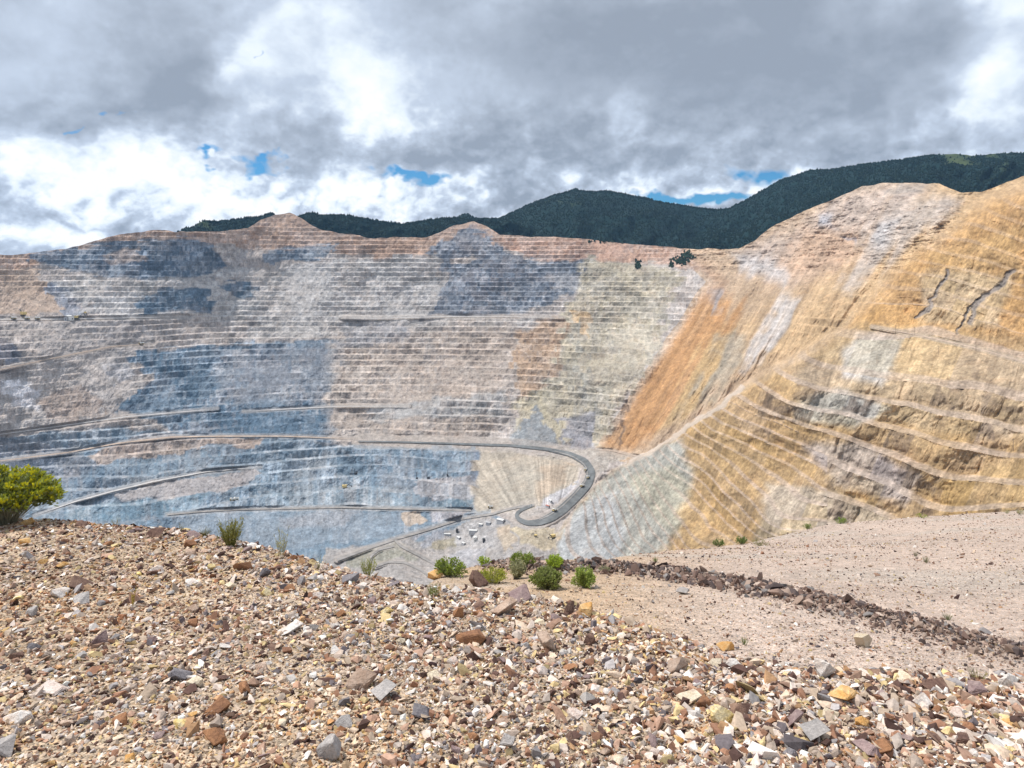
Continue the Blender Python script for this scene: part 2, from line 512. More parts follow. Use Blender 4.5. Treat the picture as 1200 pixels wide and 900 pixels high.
# erosion: ribs and gullies on the faces, rills on the slide
slide = PX * .868 + PY * .496            # constant along the fall line of the slide
along = PX * .496 - PY * .868
wob = 9 * fbm(PX / 30, PY / 30, 3, 20)
rib_c = (ridged((slide + .5 * wob) / 15, along / 170, 4, 21) - .5) * 22 + fbm(slide / 22, along / 60, 5, 22, .6) * 26 + fbm(PX / 70, PY / 60, 2, 28) * 30
lean = PX + .5 * PY + wob
rib_b = (ridged(lean / 14 + 7.7 * np.floor(phiB), phiB * .8, 5, 23) - .5) * 17 * (1 - .75 * sstep(.7, .8, np.where(fineB > .5, fB2, fB))) * (1 - .65 * fineB) + fbm(PX / 60, PY / 45, 5, 24, .55) * 30
rib_a = fbm(PX / 7, PY / 9, 4, 25, .65) * 8 + fbm(PX / 60, PY / 50, 4, 26) * 38
cone = poly_mask(PX, PY, NOBENCH[0], 6)
fan = np.arctan2(PX - 640, 660 - PY)
rib_cone = (ridged(fan * 20, PY / 60, 3, 27) - .5) * 13
upC = sstep(345, 300, PY)
rib_c = rib_c * (1 - .72 * upC) + upC * fbm(PX / 16, PY / 10, 5, 29, .62) * 34
rough_d = wC * rib_c + wB * rib_b * np.clip(D / 1500, .5, 1.1) + wA * (rib_a * (1 - cone * .85) + cone * rib_cone)
rough_d *= (1 - road_w * .9)
D = D + dD + rough_d
W = P3(PX, PY, D)

# ---- rock colours (rocks, dumps and soils; distance haze is painted into the blue greys)
hx = PX + 6 * fbm(PX / 14, PY / 9, 4, 41) + 7 * fbm(PX / 50, PY / 30, 2, 42); hy = PY + 4 * fbm(PX / 16 + 9, PY / 9, 4, 43) + 3 * fbm(PX / 50, PY / 30, 2, 44)
kA = np.floor(phiA)
blk = (hash2(PX / 17 + 40 * hash2(kA, kA * 0 + 3, 1), kA, 5) - .5)           # dig faces: one bench, one shot
hx = hx + 14 * blk * wA; hy = hy + 5 * (hash2(PX / 23, kA, 6) - .5) * wA
C3 = np.zeros(PX.shape + (3,))
C3[:] = (.40, .355, .33)
GOLD = (.46, .315, .17); ORNG = (.53, .32, .13)
C3[wC > .01] = (.42, .31, .22)
near = (wC * sstep(110, 10, sd + 26 * fbm(PX / 20, PY / 20, 3, 90)) * sstep(470, 400, PY) * .8)[..., None]
C3 = C3 * (1 - near) + np.array((.47, .325, .185)) * near
m = wB[..., None]
C3 = C3 * (1 - m) + np.array(GOLD) * m


ZA = [  # polygon, colour, softness, strength   (left and far walls)
    ([(-330, 290), (0, 290), (340, 240), (555, 250), (800, 285), (870, 290), (830, 322), (790, 312), (700, 303), (600, 292), (440, 302), (330, 292), (200, 287), (60, 302), (0, 322), (-330, 360)], (.43, .29, .215), 6, .95),
    ([(-330, 320), (0, 310), (40, 312), (62, 333), (104, 366), (0, 371), (-330, 420)], (.45, .34, .265), 4, .95),
    ([(52, 335), (72, 333), (120, 366), (84, 370), (60, 345)], (.27, .31, .38), 4, .8),
    ([(60, 326), (300, 315), (520, 300), (520, 345), (500, 372), (150, 374), (100, 366)], (.50, .475, .46), 8, .9),
    ([(300, 372), (500, 372), (640, 372), (640, 386), (480, 386), (300, 398)], (.50, .47, .45), 5, .8),
    ([(30, 296), (95, 288), (150, 281), (230, 278), (256, 300), (258, 318), (225, 326), (130, 325), (90, 318), (40, 305)], (.095, .135, .185), 5, .95),
    ([(125, 300), (160, 288), (172, 306), (140, 310)], (.42, .32, .26), 4, .6),
    ([(155, 350), (190, 337), (250, 340), (248, 366), (165, 367)], (.10, .15, .205), 4, .97),
    ([(258, 330), (300, 329), (304, 346), (270, 347)], (.105, .155, .21), 3, .95),
    ([(318, 293), (390, 288), (388, 305), (315, 308)], (.12, .155, .20), 4, .95),
    ([(508, 295), (530, 275), (556, 262), (575, 278), (610, 305), (640, 308), (690, 291), (702, 300), (668, 345), (625, 366), (500, 371), (512, 345), (526, 320)], (.13, .155, .195), 5, .95),
    ([(540, 262), (556, 259), (582, 274), (560, 274)], (.36, .28, .25), 3, .8),
    ([(533, 300), (556, 297), (560, 306), (536, 309)], (.5, .44, .4), 2, .9),
    ([(582, 281), (700, 281), (800, 293), (800, 312), (700, 301), (625, 306)], (.47, .30, .225), 4, .9),
    ([(640, 320), (690, 320), (690, 336), (650, 340)], (.42, .41, .42), 5, .7),
    ([(152, 412), (250, 404), (400, 397), (482, 380), (440, 400), (400, 440), (384, 472), (392, 516), (290, 515), (200, 502), (128, 482), (160, 462), (178, 446)], (.10, .155, .215), 6, .97),
    ([(250, 410), (390, 402), (380, 470), (260, 470)], (.25, .255, .28), 14, .55),
    ([(-330, 440), (0, 440), (50, 428), (152, 414), (177, 446), (160, 462), (110, 492), (60, 497), (0, 508), (-330, 520)], (.46, .41, .38), 5, .9),
    ([(0, 446), (24, 440), (46, 460), (40, 478), (14, 474)], (.70, .68, .70), 7, .85),
    ([(48, 470), (90, 450), (118, 470), (116, 488), (70, 494)], (.29, .22, .18), 7, .7),
    ([(120, 424), (150, 418), (158, 440), (140, 452)], (.52, .50, .51), 6, .7),
    ([(0, 398), (20, 408), (22, 425), (0, 428)], (.18, .19, .23), 3, .8),
    ([(396, 390), (480, 384), (606, 376), (598, 440), (592, 505), (560, 516), (392, 516), (384, 472)], (.43, .36, .31), 40, .95),
    ([(400, 380), (480, 376), (470, 400), (400, 410)], (.27, .27, .29), 8, .7),
    ([(440, 474), (592, 458), (592, 486), (540, 486), (430, 494)], (.36, .37, .38), 7, .65),
    ([(604, 392), (650, 372), (668, 372), (648, 440), (616, 470), (602, 440)], (.42, .285, .185), 7, .8),
    ([(686, 300), (800, 318), (768, 412), (702, 524), (640, 505), (612, 470), (648, 440), (666, 372)], (.425, .375, .285), 9, .92),
    ([(673, 365), (686, 366), (688, 395), (678, 390)], (.52, .36, .2), 3, .8),
    ([(668, 372), (682, 400), (690, 440), (704, 500), (694, 500), (676, 430)], (.33, .31, .26), 4, .7),
    ([(604, 470), (640, 456), (668, 520), (612, 522)], (.42, .37, .27), 6, .8),
    ([(612, 500), (634, 474), (660, 522), (606, 524)], (.21, .235, .265), 5, .85),
    ([(656, 488), (690, 484), (696, 524), (664, 524)], (.27, .27, .31), 6, .8),
    ([(-330, 510), (0, 512), (120, 500), (250, 506), (390, 518), (556, 524), (560, 592), (600, 612), (480, 640), (300, 760), (-330, 760)], (.165, .225, .285), 5, .97),
    ([(0, 515), (60, 520), (120, 545), (60, 570), (0, 575), (-330, 600), (-330, 520)], (.26, .275, .31), 16, .8),
    ([(100, 536), (140, 521), (200, 512), (312, 513), (304, 524), (250, 520), (200, 532), (112, 546)], (.42, .33, .275), 3, .9),
    ([(170, 505), (220, 508), (216, 512), (150, 518)], (.33, .32, .33), 3, .8),
    ([(136, 577), (180, 564), (300, 549), (312, 556), (262, 575), (146, 588)], (.37, .34, .335), 3, .95),
    ([(80, 596), (150, 586), (250, 578), (240, 596), (150, 610), (80, 612)], (.17, .255, .32), 5, .8),
    ([(210, 604), (300, 600), (480, 600), (478, 628), (300, 645), (200, 630)], (.235, .28, .33), 5, .9),
    ([(330, 607), (380, 600), (420, 602), (400, 618), (340, 620)], (.33, .33, .35), 8, .6),
    ([(300, 576), (400, 570), (490, 572), (490, 596), (300, 596)], (.24, .29, .335), 8, .8),
    ([(500, 585), (578, 584), (582, 597), (498, 599)], (.10, .15, .19), 3, .9),
    ([(488, 566), (556, 558), (558, 584), (490, 584)], (.36, .355, .375), 4, .85),
    ([(548, 532), (560, 530), (558, 568), (548, 562)], (.17, .20, .25), 3, .8),
    ([(480, 600), (492, 598), (504, 614), (480, 620)], (.45, .37, .30), 2, .95),
    ([(504, 600), (548, 599), (540, 606), (508, 614)], (.36, .34, .36), 4, .8),
    ([(556, 526), (600, 528), (664, 538), (684, 550), (676, 572), (640, 596), (604, 602), (556, 601)], (.38, .33, .27), 6, .97),
    ([(590, 552), (620, 545), (634, 590), (612, 601), (588, 598)], (.36, .325, .275), 9, .7),
    ([(630, 545), (668, 545), (664, 565), (632, 585)], (.42, .33, .25), 9, .7),
    ([(640, 585), (680, 562), (684, 572), (652, 592), (630, 598)], (.45, .44, .46), 4, .85),
    ([(380, 645), (480, 634), (570, 604), (604, 612), (652, 622), (660, 760), (380, 760)], (.345, .32, .305), 5, .95),
    ([(416, 645), (470, 638), (480, 652), (440, 662), (410, 665)], (.25, .245, .19), 5, .7),
    ([(500, 640), (530, 632), (536, 642), (506, 648)], (.30, .26, .17), 3, .7),
    ([(486, 626), (520, 620), (514, 636), (486, 640)], (.27, .285, .325), 5, .8),
    ([(520, 650), (570, 640), (560, 690), (520, 690)], (.36, .36, .39), 5, .6),
    ([(524, 620), (580, 608), (592, 620), (570, 640), (530, 640)], (.43, .41, .405), 4, .7),
    ([(576, 618), (596, 612), (606, 640), (584, 650)], (.46, .37, .27), 4, .7),
    ([(604, 622), (650, 618), (652, 640), (640, 650), (610, 640)], (.46, .385, .27), 4, .8),
    ([(612, 595), (640, 600), (625, 612), (610, 606)], (.44, .40, .37), 3, .9),
    ([(640, 524), (700, 527), (744, 534), (716, 548), (700, 556), (692, 540)], (.38, .34, .30), 3, .9),
]
ZC = [
    ([(795, 345), (830, 338), (862, 350), (866, 385), (846, 425), (812, 470), (776, 505), (742, 530), (703, 527), (738, 466), (772, 410)], (.39, .22, .105), 8, .97),
    ([(830, 400), (868, 380), (840, 450), (800, 495), (770, 508), (800, 460)], (.45, .33, .18), 7, .7),
    ([(800, 300), (840, 318), (856, 345), (800, 360), (785, 345)], (.37, .245, .17), 8, .8),
    ([(872, 300), (960, 244), (1030, 214), (1090, 216), (1060, 250), (1000, 300), (930, 335), (880, 322)], (.42, .345, .30), 10, .9),
    ([(1040, 250), (1100, 225), (1130, 235), (1060, 290), (1000, 345), (985, 340)], (.41, .36, .33), 8, .8),
    ([(930, 268), (1000, 268), (1010, 300), (950, 330), (900, 330)], (.45, .30, .20), 12, .75),
    ([(860, 297), (900, 300), (930, 330), (925, 338), (880, 320)], (.48, .46, .46), 7, .7),
    ([(962, 255), (985, 252), (984, 266), (965, 264)], (.44, .46, .52), 5, .7),
    ([(1035, 262), (1056, 258), (1040, 290), (1028, 288)], (.45, .45, .47), 5, .6),
    ([(920, 346), (938, 350), (930, 372), (908, 405), (888, 425), (873, 438), (878, 408), (902, 372)], (.45, .43, .43), 6, .8),
    ([(838, 340), (852, 342), (850, 362), (838, 368)], (.26, .25, .26), 4, .8),
    ([(846, 395), (868, 385), (872, 420), (850, 445), (826, 470), (818, 462), (840, 430)], (.31, .275, .225), 6, .85),
    ([(985, 276), (1005, 282), (1012, 287), (990, 282)], (.18, .19, .23), 2, .8),
    ([(1050, 218), (1085, 216), (1080, 224), (1045, 226)], (.22, .21, .20), 3, .5),
]
ZB = [
    ([(1165, 215), (1240, 180), (1600, 120), (1600, 400), (1240, 400), (1100, 385), (1010, 378), (985, 385), (1010, 345), (1060, 300), (1110, 262)], (.50, .305, .14), 10, .95),
    ([(1090, 300), (1200, 260), (1200, 330), (1120, 360)], (.52, .34, .16), 12, .6),
    ([(1020, 385), (1110, 395), (1240, 425), (1240, 520), (1080, 505), (940, 470), (930, 440), (980, 400)], (.48, .37, .25), 14, .7),
    ([(1005, 392), (1058, 396), (1050, 425), (1030, 450), (985, 440), (985, 410)], (.46, .445, .43), 9, .8),
    ([(930, 470), (985, 455), (1040, 480), (1000, 500), (935, 490)], (.45, .445, .40), 8, .7),
    ([(1080, 322), (1120, 316), (1190, 330), (1170, 385), (1080, 380)], (.53, .43, .30), 9, .6),
    ([(1135, 330), (1152, 325), (1146, 345), (1130, 372), (1118, 384), (1108, 384), (1122, 360)], (.36, .36, .37), 3, .0),
    ([(652, 622), (701, 562), (760, 531), (800, 515), (822, 552), (800, 600), (775, 650), (650, 720)], (.40, .395, .36), 9, .95),
    ([(650, 630), (690, 585), (720, 575), (735, 620), (725, 670), (650, 690)], (.395, .40, .41), 9, .8),
    ([(742, 560), (790, 545), (815, 580), (790, 625), (756, 600)], (.42, .39, .30), 9, .7),
    ([(800, 505), (850, 480), (900, 500), (905, 560), (870, 610), (810, 640), (790, 600), (812, 560)], (.46, .31, .155), 12, .85),
    ([(846, 470), (900, 440), (940, 470), (920, 520), (870, 505)], (.47, .325, .185), 10, .8),
    ([(940, 520), (1000, 515), (1080, 555), (1060, 590), (980, 570)], (.43, .375, .345), 10, .75),
    ([(900, 565), (980, 575), (1040, 600), (1040, 640), (880, 640)], (.47, .40, .31), 9, .7),
    ([(1090, 560), (1200, 540), (1240, 640), (1080, 640)], (.47, .32, .16), 9, .85),
]
hxC = hx + wC * 26 * (vnoise((slide + .4 * wob) / 7, along / 120, 71) - .5)
for zs, w in ((ZA, wA), (ZC, wC), (ZB, wB)):
    for pl, col, soft, st in zs:
        mk = (poly_mask(hxC if zs is ZC else hx, hy, pl, soft * (1.3 if zs is ZC else .7 if zs is ZB else .4)) * st * np.minimum(w * 1.3, 1))
        if zs is ZC: mk = mk * np.clip(.78 + .5 * vnoise((slide + .4 * wob) / 4.5, along / 90, 72), 0, 1)
        mk = mk[..., None]
        C3 = C3 * (1 - mk) + np.array(col) * mk
# patchwork of broken rock, dust and ore left on the far benches
PATCH = [((.62, .59, .57), 61, .52, 1.0), ((.44, .31, .23), 62, .56, .75), ((.17, .21, .27), 63, .58, .8), ((.50, .45, .40), 64, .55, .7), ((.27, .24, .22), 65, .6, .8)]
for col, sd_, thr, st in PATCH:
    q = .5 + .5 * fbm(PX / 46, PY / 26, 3, sd_ * 7) + .34 * (hash2(PX / 7 + 31 * hash2(kA, kA * 0 + sd_, 1), kA, sd_) - .5) + .25 * (hash2(PX / 3.1 + 31 * hash2(kA, kA * 0 + sd_, 2), kA, sd_ + 9) - .5) + .16 * fbm(PX / 2.6, PY / 2.2, 2, sd_ + 3)
    mk = (sstep(thr + .02, thr + .075, q) * st * np.clip(ampA + .35 * wA * (1 - cone), 0, 1))[..., None] * .34
    C3 = C3 * (1 - mk) + (.55 * np.array(col) + .45 * C3 * (np.mean(col) / np.maximum(C3.mean(-1, keepdims=True), .05))) * mk
# the dug faces: each shot of each bench its own shade; dust lies pale on the flats
C3 *= (1 + (.40 * blk * ampA + .24 * (hash2(PX / 4.3, kA, 12) - .5) * ampA))[..., None]
flatA = sstep(-.02, .05, fA - 1 + flat_a) * ampA * (1 - .5 * cone) * np.clip(.6 + 1.6 * fbm(PX / 26, kA * 3.1, 3, 58), 0, 1.3)
C3 = C3 * (1 - (.22 * (.35 + .65 * sstep(315, 375, PY)) * flatA)[..., None]) + (.55 * np.array((.60, .55, .52)) + .75 * C3) * (.22 * (.35 + .65 * sstep(315, 375, PY)) * flatA)[..., None]
kB = np.where(fineB > .5, np.floor(phiB * 2 + .35) + 100, np.floor(phiB))
sB = PX * .8 + PY * .35
hb = hash2(sB / 26 + 30 * hash2(kB, kB * 0 + 1, 2), kB, 15)
fBm = np.where(fineB > .5, fB2, fB)
face = 1 - sstep(.74, .8, fBm)
dark = (hb > np.interp(PX, [820, 880, 1060, 1200], [1.05, .92, .70, .58])) * face * .62 * sstep(.05, .25, ampB) * sstep(0, 1, phiB) * (.55 + .45 * vnoise(PX / 5, PY / 5, 77))
dark = np.clip(dark * (1.2 * sstep(.35, .6, vnoise(PX / 9, PY / 8, 78))), 0, 1)[..., None]
C3 = C3 * (1 - dark) + np.array((.20, .145, .105)) * dark
C3 *= (1 + .28 * sstep(740, 840, PX) * (hash2(sB / 13 + 50 * hash2(kB, kB * 0 + 2, 3), kB, 16) - .5) * ampB)[..., None]
hue = sstep(780, 860, PX) * (hash2(sB / 34 + 20 * hash2(kB, kB * 0 + 4, 3), kB, 19) - .5) * ampB
C3[..., 2] *= 1 + .22 * hue; C3[..., 0] *= 1 - .06 * hue
flatB = (sstep(.75, .82, fBm) * ampB)[..., None]
C3 = C3 * (1 - .55 * flatB) + np.array((.50, .40, .335)) * (.55 * flatB)
# dark gullies on the upper right slope
for pl, wd in (([(1116, 318), (1107, 332), (1096, 345), (1088, 358), (1074, 371)], 2.2), ([(1186, 318), (1172, 334), (1158, 346), (1148, 360), (1140, 376)], 3.5), ([(1150, 350), (1135, 366), (1122, 390)], 1.6)):
    mk = (line_mask(hx, hy, pl, wd * .5, wd) * wB)[..., None]
    C3 = C3 * (1 - mk * .85) + np.array((.25, .225, .215)) * mk * .85
    W *= (1 + mk * 6 / D[..., None])
# rills
strk = wC * (1 - .65 * upC)
C3 *= (1 + wC * upC * .5 * fbm(PX / 9, PY / 4, 4, 59, .65))[..., None]
C3 *= (1 + strk * .36 * (vnoise((slide + .4 * wob) / 5.5, along / 110, 51) - .5) + strk * .32 * (vnoise(slide / 1.9, along / 60, 52) - .5))[..., None]
C3 *= (1 + wB * .35 * (vnoise(lean / 5, PY / 22, 53) - .5) + wB * .35 * (vnoise(lean / 1.8, PY / 9, 56) - .5))[..., None]
C3 *= (1 + cone * .42 * (vnoise(fan * 34, PY / 60, 54) - .5) * sstep(528, 560, PY) + cone * .3 * (vnoise(fan * 80, PY / 40, 64) - .5))[..., None]
C3 *= (1 + (.34 + .04 * wB) * (1 - .6 * cone) * (1 - .5 * wC) * fbm(PX / 2.6, PY / 2.0, 3, 55, .7) + (.16 + .06 * wB) * fbm(PX / 12, PY / 5, 3, 57))[..., None]
mk = (line_mask(hx, hy, [(742, 542), (762, 533), (798, 507), (832, 481), (872, 452)], 1.8, 2.5) * in_b)[..., None] * .8
C3 = C3 * (1 - mk) + np.array((.55, .47, .40)) * mk
# crack line of the slide
mk = (line_mask(hx, hy, [(738, 470), (733, 488), (726, 505), (722, 522)], .9, 1.6))[..., None]
C3 = C3 * (1 - mk * .8) + np.array((.16, .11, .08)) * mk * .8
# graded, dusty shoulders of the roads
C3 = C3 * (1 - .45 * road_w[..., None]) + np.array((.42, .37, .33)) * .45 * road_w[..., None]
C3 *= (1 - .12 * wA * sstep(1, 0, cone) - .19 * wB)[..., None]
C3 = np.clip(C3, .02, .85)

# back of the rim: the ground falls away behind
back = []
for k, (dd, dzv) in enumerate(((900, -420), (520, -230), (260, -90), (90, -14))):
    b = W[0].copy(); s = (D[0] + dd) / D[0]
    b[:, 0] *= s; b[:, 1] *= s; b[:, 2] += dzv
    back.append(b)
Wf = np.concatenate([np.stack(back), W], 0)
Cf = np.concatenate([np.repeat(C3[:1], 4, 0), C3], 0)
pit = np_mesh('open_pit_terrain', Wf.reshape(-1, 3), grid_faces(Wf.shape[0], Wf.shape[1])[:, ::-1], M_PIT, None, False, Cf.reshape(-1, 3))
tag(pit, 'terraced open pit mine walls in haze tinted blue grey, tan and orange rock', kind='structure')


def pit_pos(px, py, lift=1.0):
    """point on the pit surface seen along a sight line"""
    j = int(np.argmin(np.abs(cols_px - px)))
    col = W[:, j]
    pyc = HY - col[:, 2] / col[:, 1] * F
    i = int(np.argmin(np.abs(pyc - py)))
    p = col[i]
    return Vector((p[0] * lift, p[1] * lift, p[2] * lift))


# ---- roads: strips lying on the graded ground
M_HAUL = mat_plain('haul_road_surface', (.15, .155, .155), .95, .3, .05, .1)
M_TRACK = mat_plain('dirt_track_surface', (.27, .25, .235), .95, .3, .05, .1)
M_PALE = mat_plain('pale_road_dust', (.50, .47, .45), .95, .25, .04, .1)
M_TAN = mat_plain('tan_road_dust', (.44, .34, .27), .95, .25, .04, .1)


def base_depth(px, py):
    w = np.where(inside(px, py, SPUR), sstep(0, 7, seg_dist(px, py, SPUR, True)), 0)
    a = T_AC(px, py); b = T_B(px, py)
    return 1000.0 / (a + (np.maximum(a, b) - a) * w)


for kind, pts in ROADS:
    q = np.array(pts, float)
    s = np.concatenate([[0], np.cumsum(np.hypot(*np.diff(q[:, :2], axis=0).T))])
    n = max(8, int(s[-1] / 2))
    si = np.linspace(0, s[-1], n)
    # smooth the course
    c = np.stack([np.interp(si, s, q[:, k]) for k in range(3)], 1)
    for _ in range(4):
        c[1:-1] = .25 * c[:-2] + .5 * c[1:-1] + .25 * c[2:]
    if kind == 'haul': c[:, 2] *= .84
    if kind in ('pale', 'tan'):
        c[:, 2] *= .46 * np.clip(np.minimum(si, s[-1] - si) / 40, .15, 1)
    t = np.gradient(c[:, :2], axis=0); t /= np.linalg.norm(t, axis=1, keepdims=True)
    nn = np.stack([-t[:, 1], t[:, 0]], 1)
    rows = []
    for u in np.linspace(-.5, .5, 5):
        e = c[:, :2] + nn * (c[:, 2:3] * u)
        d = base_depth(e[:, 0], e[:, 1])
        rows.append(P3(e[:, 0], e[:, 1], d) * (1 - (.0030 if kind == 'line' else .0022)))
    rows = np.stack(rows)
    r = np_mesh({'haul': 'haul_road', 'track': 'dirt_track', 'line': 'road_berm'}.get(kind, 'bench_road'), rows.reshape(-1, 3), grid_faces(5, n), {'haul': M_HAUL, 'track': M_TRACK, 'pale': M_PALE, 'tan': M_TAN, 'line': M_TRACK}[kind], None, True)
    tag(r, kind='structure')

# =================================================================== FORESTED MOUNTAINS
M_HILL = mat_tint('mountain_scrub', .95, .02, .6, 1.45, 6.0)


def mountain(name, sil, top_d, bot_d, px0, px1, seed, label):
    sx = np.array([p[0] for p in sil], float); sy = np.array([p[1] for p in sil], float)
    px = np.arange(px0, px1, 2.0); nv = 110
    top = np.interp(px, sx, sy) + 1.2 * fbm(px / 12, px * 0, 3, seed)
    td = np.interp(px, [p[0] for p in top_d], [p[1] for p in top_d])
    bdp = np.interp(px, [p[0] for p in bot_d], [p[1] for p in bot_d])
    bot = np.interp(px, RX, RY) + 26
    bot = np.maximum(bot, top + 20)
    v = np.linspace(0, 1, nv)[:, None]
    Y = top + (bot - top) * v
    X = np.broadcast_to(px, Y.shape)
    d = td * (1 - v) + bdp * v
    g = ridged(X / 75 + v * .9, v * 1.3, 4, seed + 3) - .5
    g2 = fbm(X / 16, Y / 14, 3, seed + 5)
    Wm = P3(X, Y, d)
    Wm[..., 2] += (g * 150 + g2 * 30) * sstep(0, .25, v)
    Wm[..., 1] += -(g * 160) * sstep(0, .2, v)
    green = np.array((.006, .021, .022)); grass = np.array((.05, .068, .026));  # green darkened so the slope colour carries the cloud shadow
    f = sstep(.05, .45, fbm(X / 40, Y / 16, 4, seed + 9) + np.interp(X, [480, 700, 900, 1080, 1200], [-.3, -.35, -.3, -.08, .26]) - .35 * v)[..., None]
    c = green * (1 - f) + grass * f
    bk = []
    for dd, dzv in ((1200, -500), (500, -150), (150, -20)):
        b = Wm[0].copy(); s = (td + dd) / td
        b[:, 0] *= s; b[:, 1] *= s; b[:, 2] += dzv
        bk.append(b)
    Wm2 = np.concatenate([np.stack(bk), Wm]); c2 = np.concatenate([np.repeat(c[:1], 3, 0), c])
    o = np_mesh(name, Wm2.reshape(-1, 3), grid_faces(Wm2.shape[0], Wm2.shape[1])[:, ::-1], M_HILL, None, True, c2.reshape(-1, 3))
    tag(o, label, kind='structure')
    return Wm, f[..., 0]


SIL2 = [(480, 268), (520, 256), (560, 256), (585, 256), (600, 249), (620, 239), (650, 228), (672, 222), (690, 224), (710, 223), (730, 227), (760, 233), (800, 241), (835, 245), (855, 243), (872, 236), (890, 225), (915, 211), (935, 204), (950, 199), (975, 199), (1000, 194), (1050, 188), (1090, 183), (1118, 180), (1128, 181), (1140, 183), (1160, 180), (1200, 180), (1300, 190), (1500, 200)]
SIL1 = [(200, 280), (232, 271), (262, 258), (300, 254), (318, 250), (330, 258), (345, 262), (352, 255), (372, 253), (400, 252), (430, 256), (455, 261), (475, 262), (487, 260), (505, 257), (530, 255), (560, 258), (600, 266), (640, 276)]
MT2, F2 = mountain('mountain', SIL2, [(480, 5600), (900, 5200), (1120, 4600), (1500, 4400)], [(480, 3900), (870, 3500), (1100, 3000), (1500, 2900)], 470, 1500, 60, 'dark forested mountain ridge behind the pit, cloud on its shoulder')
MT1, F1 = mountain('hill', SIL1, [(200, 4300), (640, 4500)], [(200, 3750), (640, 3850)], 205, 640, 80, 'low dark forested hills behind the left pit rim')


def cone_forest(pos, hts, rads, cols, name, label):
    n = len(pos); k = 6
    ang = np.arange(k) / k * 2 * np.pi
    V = np.zeros((n, k + 2, 3)); 
    V[:, :k, 0] = np.cos(ang)[None] * rads[:, None]; V[:, :k, 1] = np.sin(ang)[None] * rads[:, None]
    V[:, :k, 2] = (hts * .12)[:, None]
    V[:, :k, :2] *= RNG.uniform(.7, 1.25, (n, k, 1))
    V[:, k, 2] = hts; V[:, k + 1, 2] = -hts * .15
    V += pos[:, None]
    i = np.arange(n)[:, None] * (k + 2)
    f = []
    for a in range(k):
        b = (a + 1) % k
        f.append(np.concatenate([i + a, i + b, i + k], 1)); f.append(np.concatenate([i + b, i + a, i + k + 1], 1))
    o = np_mesh(name, V.reshape(-1, 3), np.concatenate(f), M_CONIFER, None, False, np.repeat(cols, k + 2, 0))
    tag(o, label, 'forest', kind='stuff')
    return o


fp, fh = [], []
for Wm, Fm, n in ((MT2, F2, 34000), (MT1, F1, 9000)):
    a = RNG.uniform(0, Wm.shape[0] - 1.01, n) ** 1.0; b = RNG.uniform(0, Wm.shape[1] - 1.01, n)
    a[: n // 14] = RNG.uniform(0, 3, n // 14)
    ia, ib = a.astype(int), b.astype(int); fa, fb = (a - ia)[:, None], (b - ib)[:, None]
    p = (Wm[ia, ib] * (1 - fa) + Wm[ia + 1, ib] * fa) * (1 - fb) + (Wm[ia, ib + 1] * (1 - fa) + Wm[ia + 1, ib + 1] * fa) * fb
    keep = RNG.random(n) > Fm[ia, ib] * 1.05
    fp.append(p[keep]); fh.append(RNG.uniform(6, 13, keep.sum()))
fp = np.concatenate(fp); fh = np.concatenate(fh)
fc = np.array((.005, .018, .020)) * RNG.uniform(.8, 1.25, (len(fp), 1)) * np.array((1, 1, 1)) + RNG.uniform(0, .012, (len(fp), 1)) * np.array((1, 1, .2))  # tree colour kept dark, cloud shadow over the mountains painted in
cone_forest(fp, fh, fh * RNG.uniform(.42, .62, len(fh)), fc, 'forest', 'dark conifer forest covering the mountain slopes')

# trees left standing on the pit rim
rp = []
for cx, cy, sx, sy, n in ((748, 311, 3.5, 4.5, 50), (797, 306, 9, 5, 110), (806, 300, 7, 4, 80), (787, 312, 4, 3, 16), (700, 283, 25, 2, 24), (900, 284, 20, 5, 0)):
    for _ in range(n):
        rp.append(tuple(pit_pos(cx + random.gauss(0, sx * .5), cy + random.gauss(0, sy * .5))))
rp = np.array(rp); rh = RNG.uniform(5, 12, len(rp))
cone_forest(rp, rh, rh * .55, np.array((.022, .04, .03)) * RNG.uniform(.6, 1.5, (len(rp), 1)), 'forest', 'patches of dark trees left standing on the far pit rim')

# =================================================================== NEAR GROUND
EYE = 1.6; SL = .1256
CREST = [(-400, 605), (0, 612), (75, 613), (150, 618), (200, 622), (250, 630), (330, 649), (400, 671), (480, 690), (560, 694), (600, 700), (680, 714), (760, 740), (850, 776), (900, 786), (950, 791), (1000, 793), (1050, 793), (1130, 800), (1200, 797), (1600, 790)]
ct = np.array([(p[0] - CX) / F for p in CREST]); cy_ = np.array([EYE / ((p[1] - HY) / F - SL) for p in CREST])
TH_C = np.arctan(ct); R_C = cy_ * np.sqrt(1 + ct ** 2)
TER = [(560, 690, 17), (700, 700, 15), (850, 760, 11.5), (1000, 770, 11), (1200, 790, 10), (1200, 740, 14), (1200, 680, 20), (1000, 640, 32), (840, 637, 45), (1000, 700, 16.5), (900, 690, 17.5), (640, 690, 16.3),
       (490, 686, 17), (520, 665, 20), (560, 657, 22), (600, 654, 23), (640, 652, 24), (700, 654, 25), (760, 647, 32), (860, 637, 45), (950, 616, 52), (1050, 606, 56), (1120, 601, 58), (1200, 597, 60), (1500, 590, 62), (1500, 680, 18), (1500, 800, 9)]
TER = np.array(TER, float)
TW = P3(TER[:, 0], TER[:, 1], TER[:, 2])
T_TER = TPS(TW[:, :2], TW[:, 2], 1e-3, 20.0)
EDGE = [(400, 3), (470, 5), (488, 17), (520, 20), (560, 22), (600, 23), (640, 24), (700, 25), (760, 32), (860, 45), (950, 52), (1050, 56), (1120, 58), (1200, 60), (1600, 62)]
et = np.array([(p[0] - CX) / F for p in EDGE]); TH_E = np.arctan(et); R_E = np.array([p[1] for p in EDGE]) * np.sqrt(1 + et ** 2)
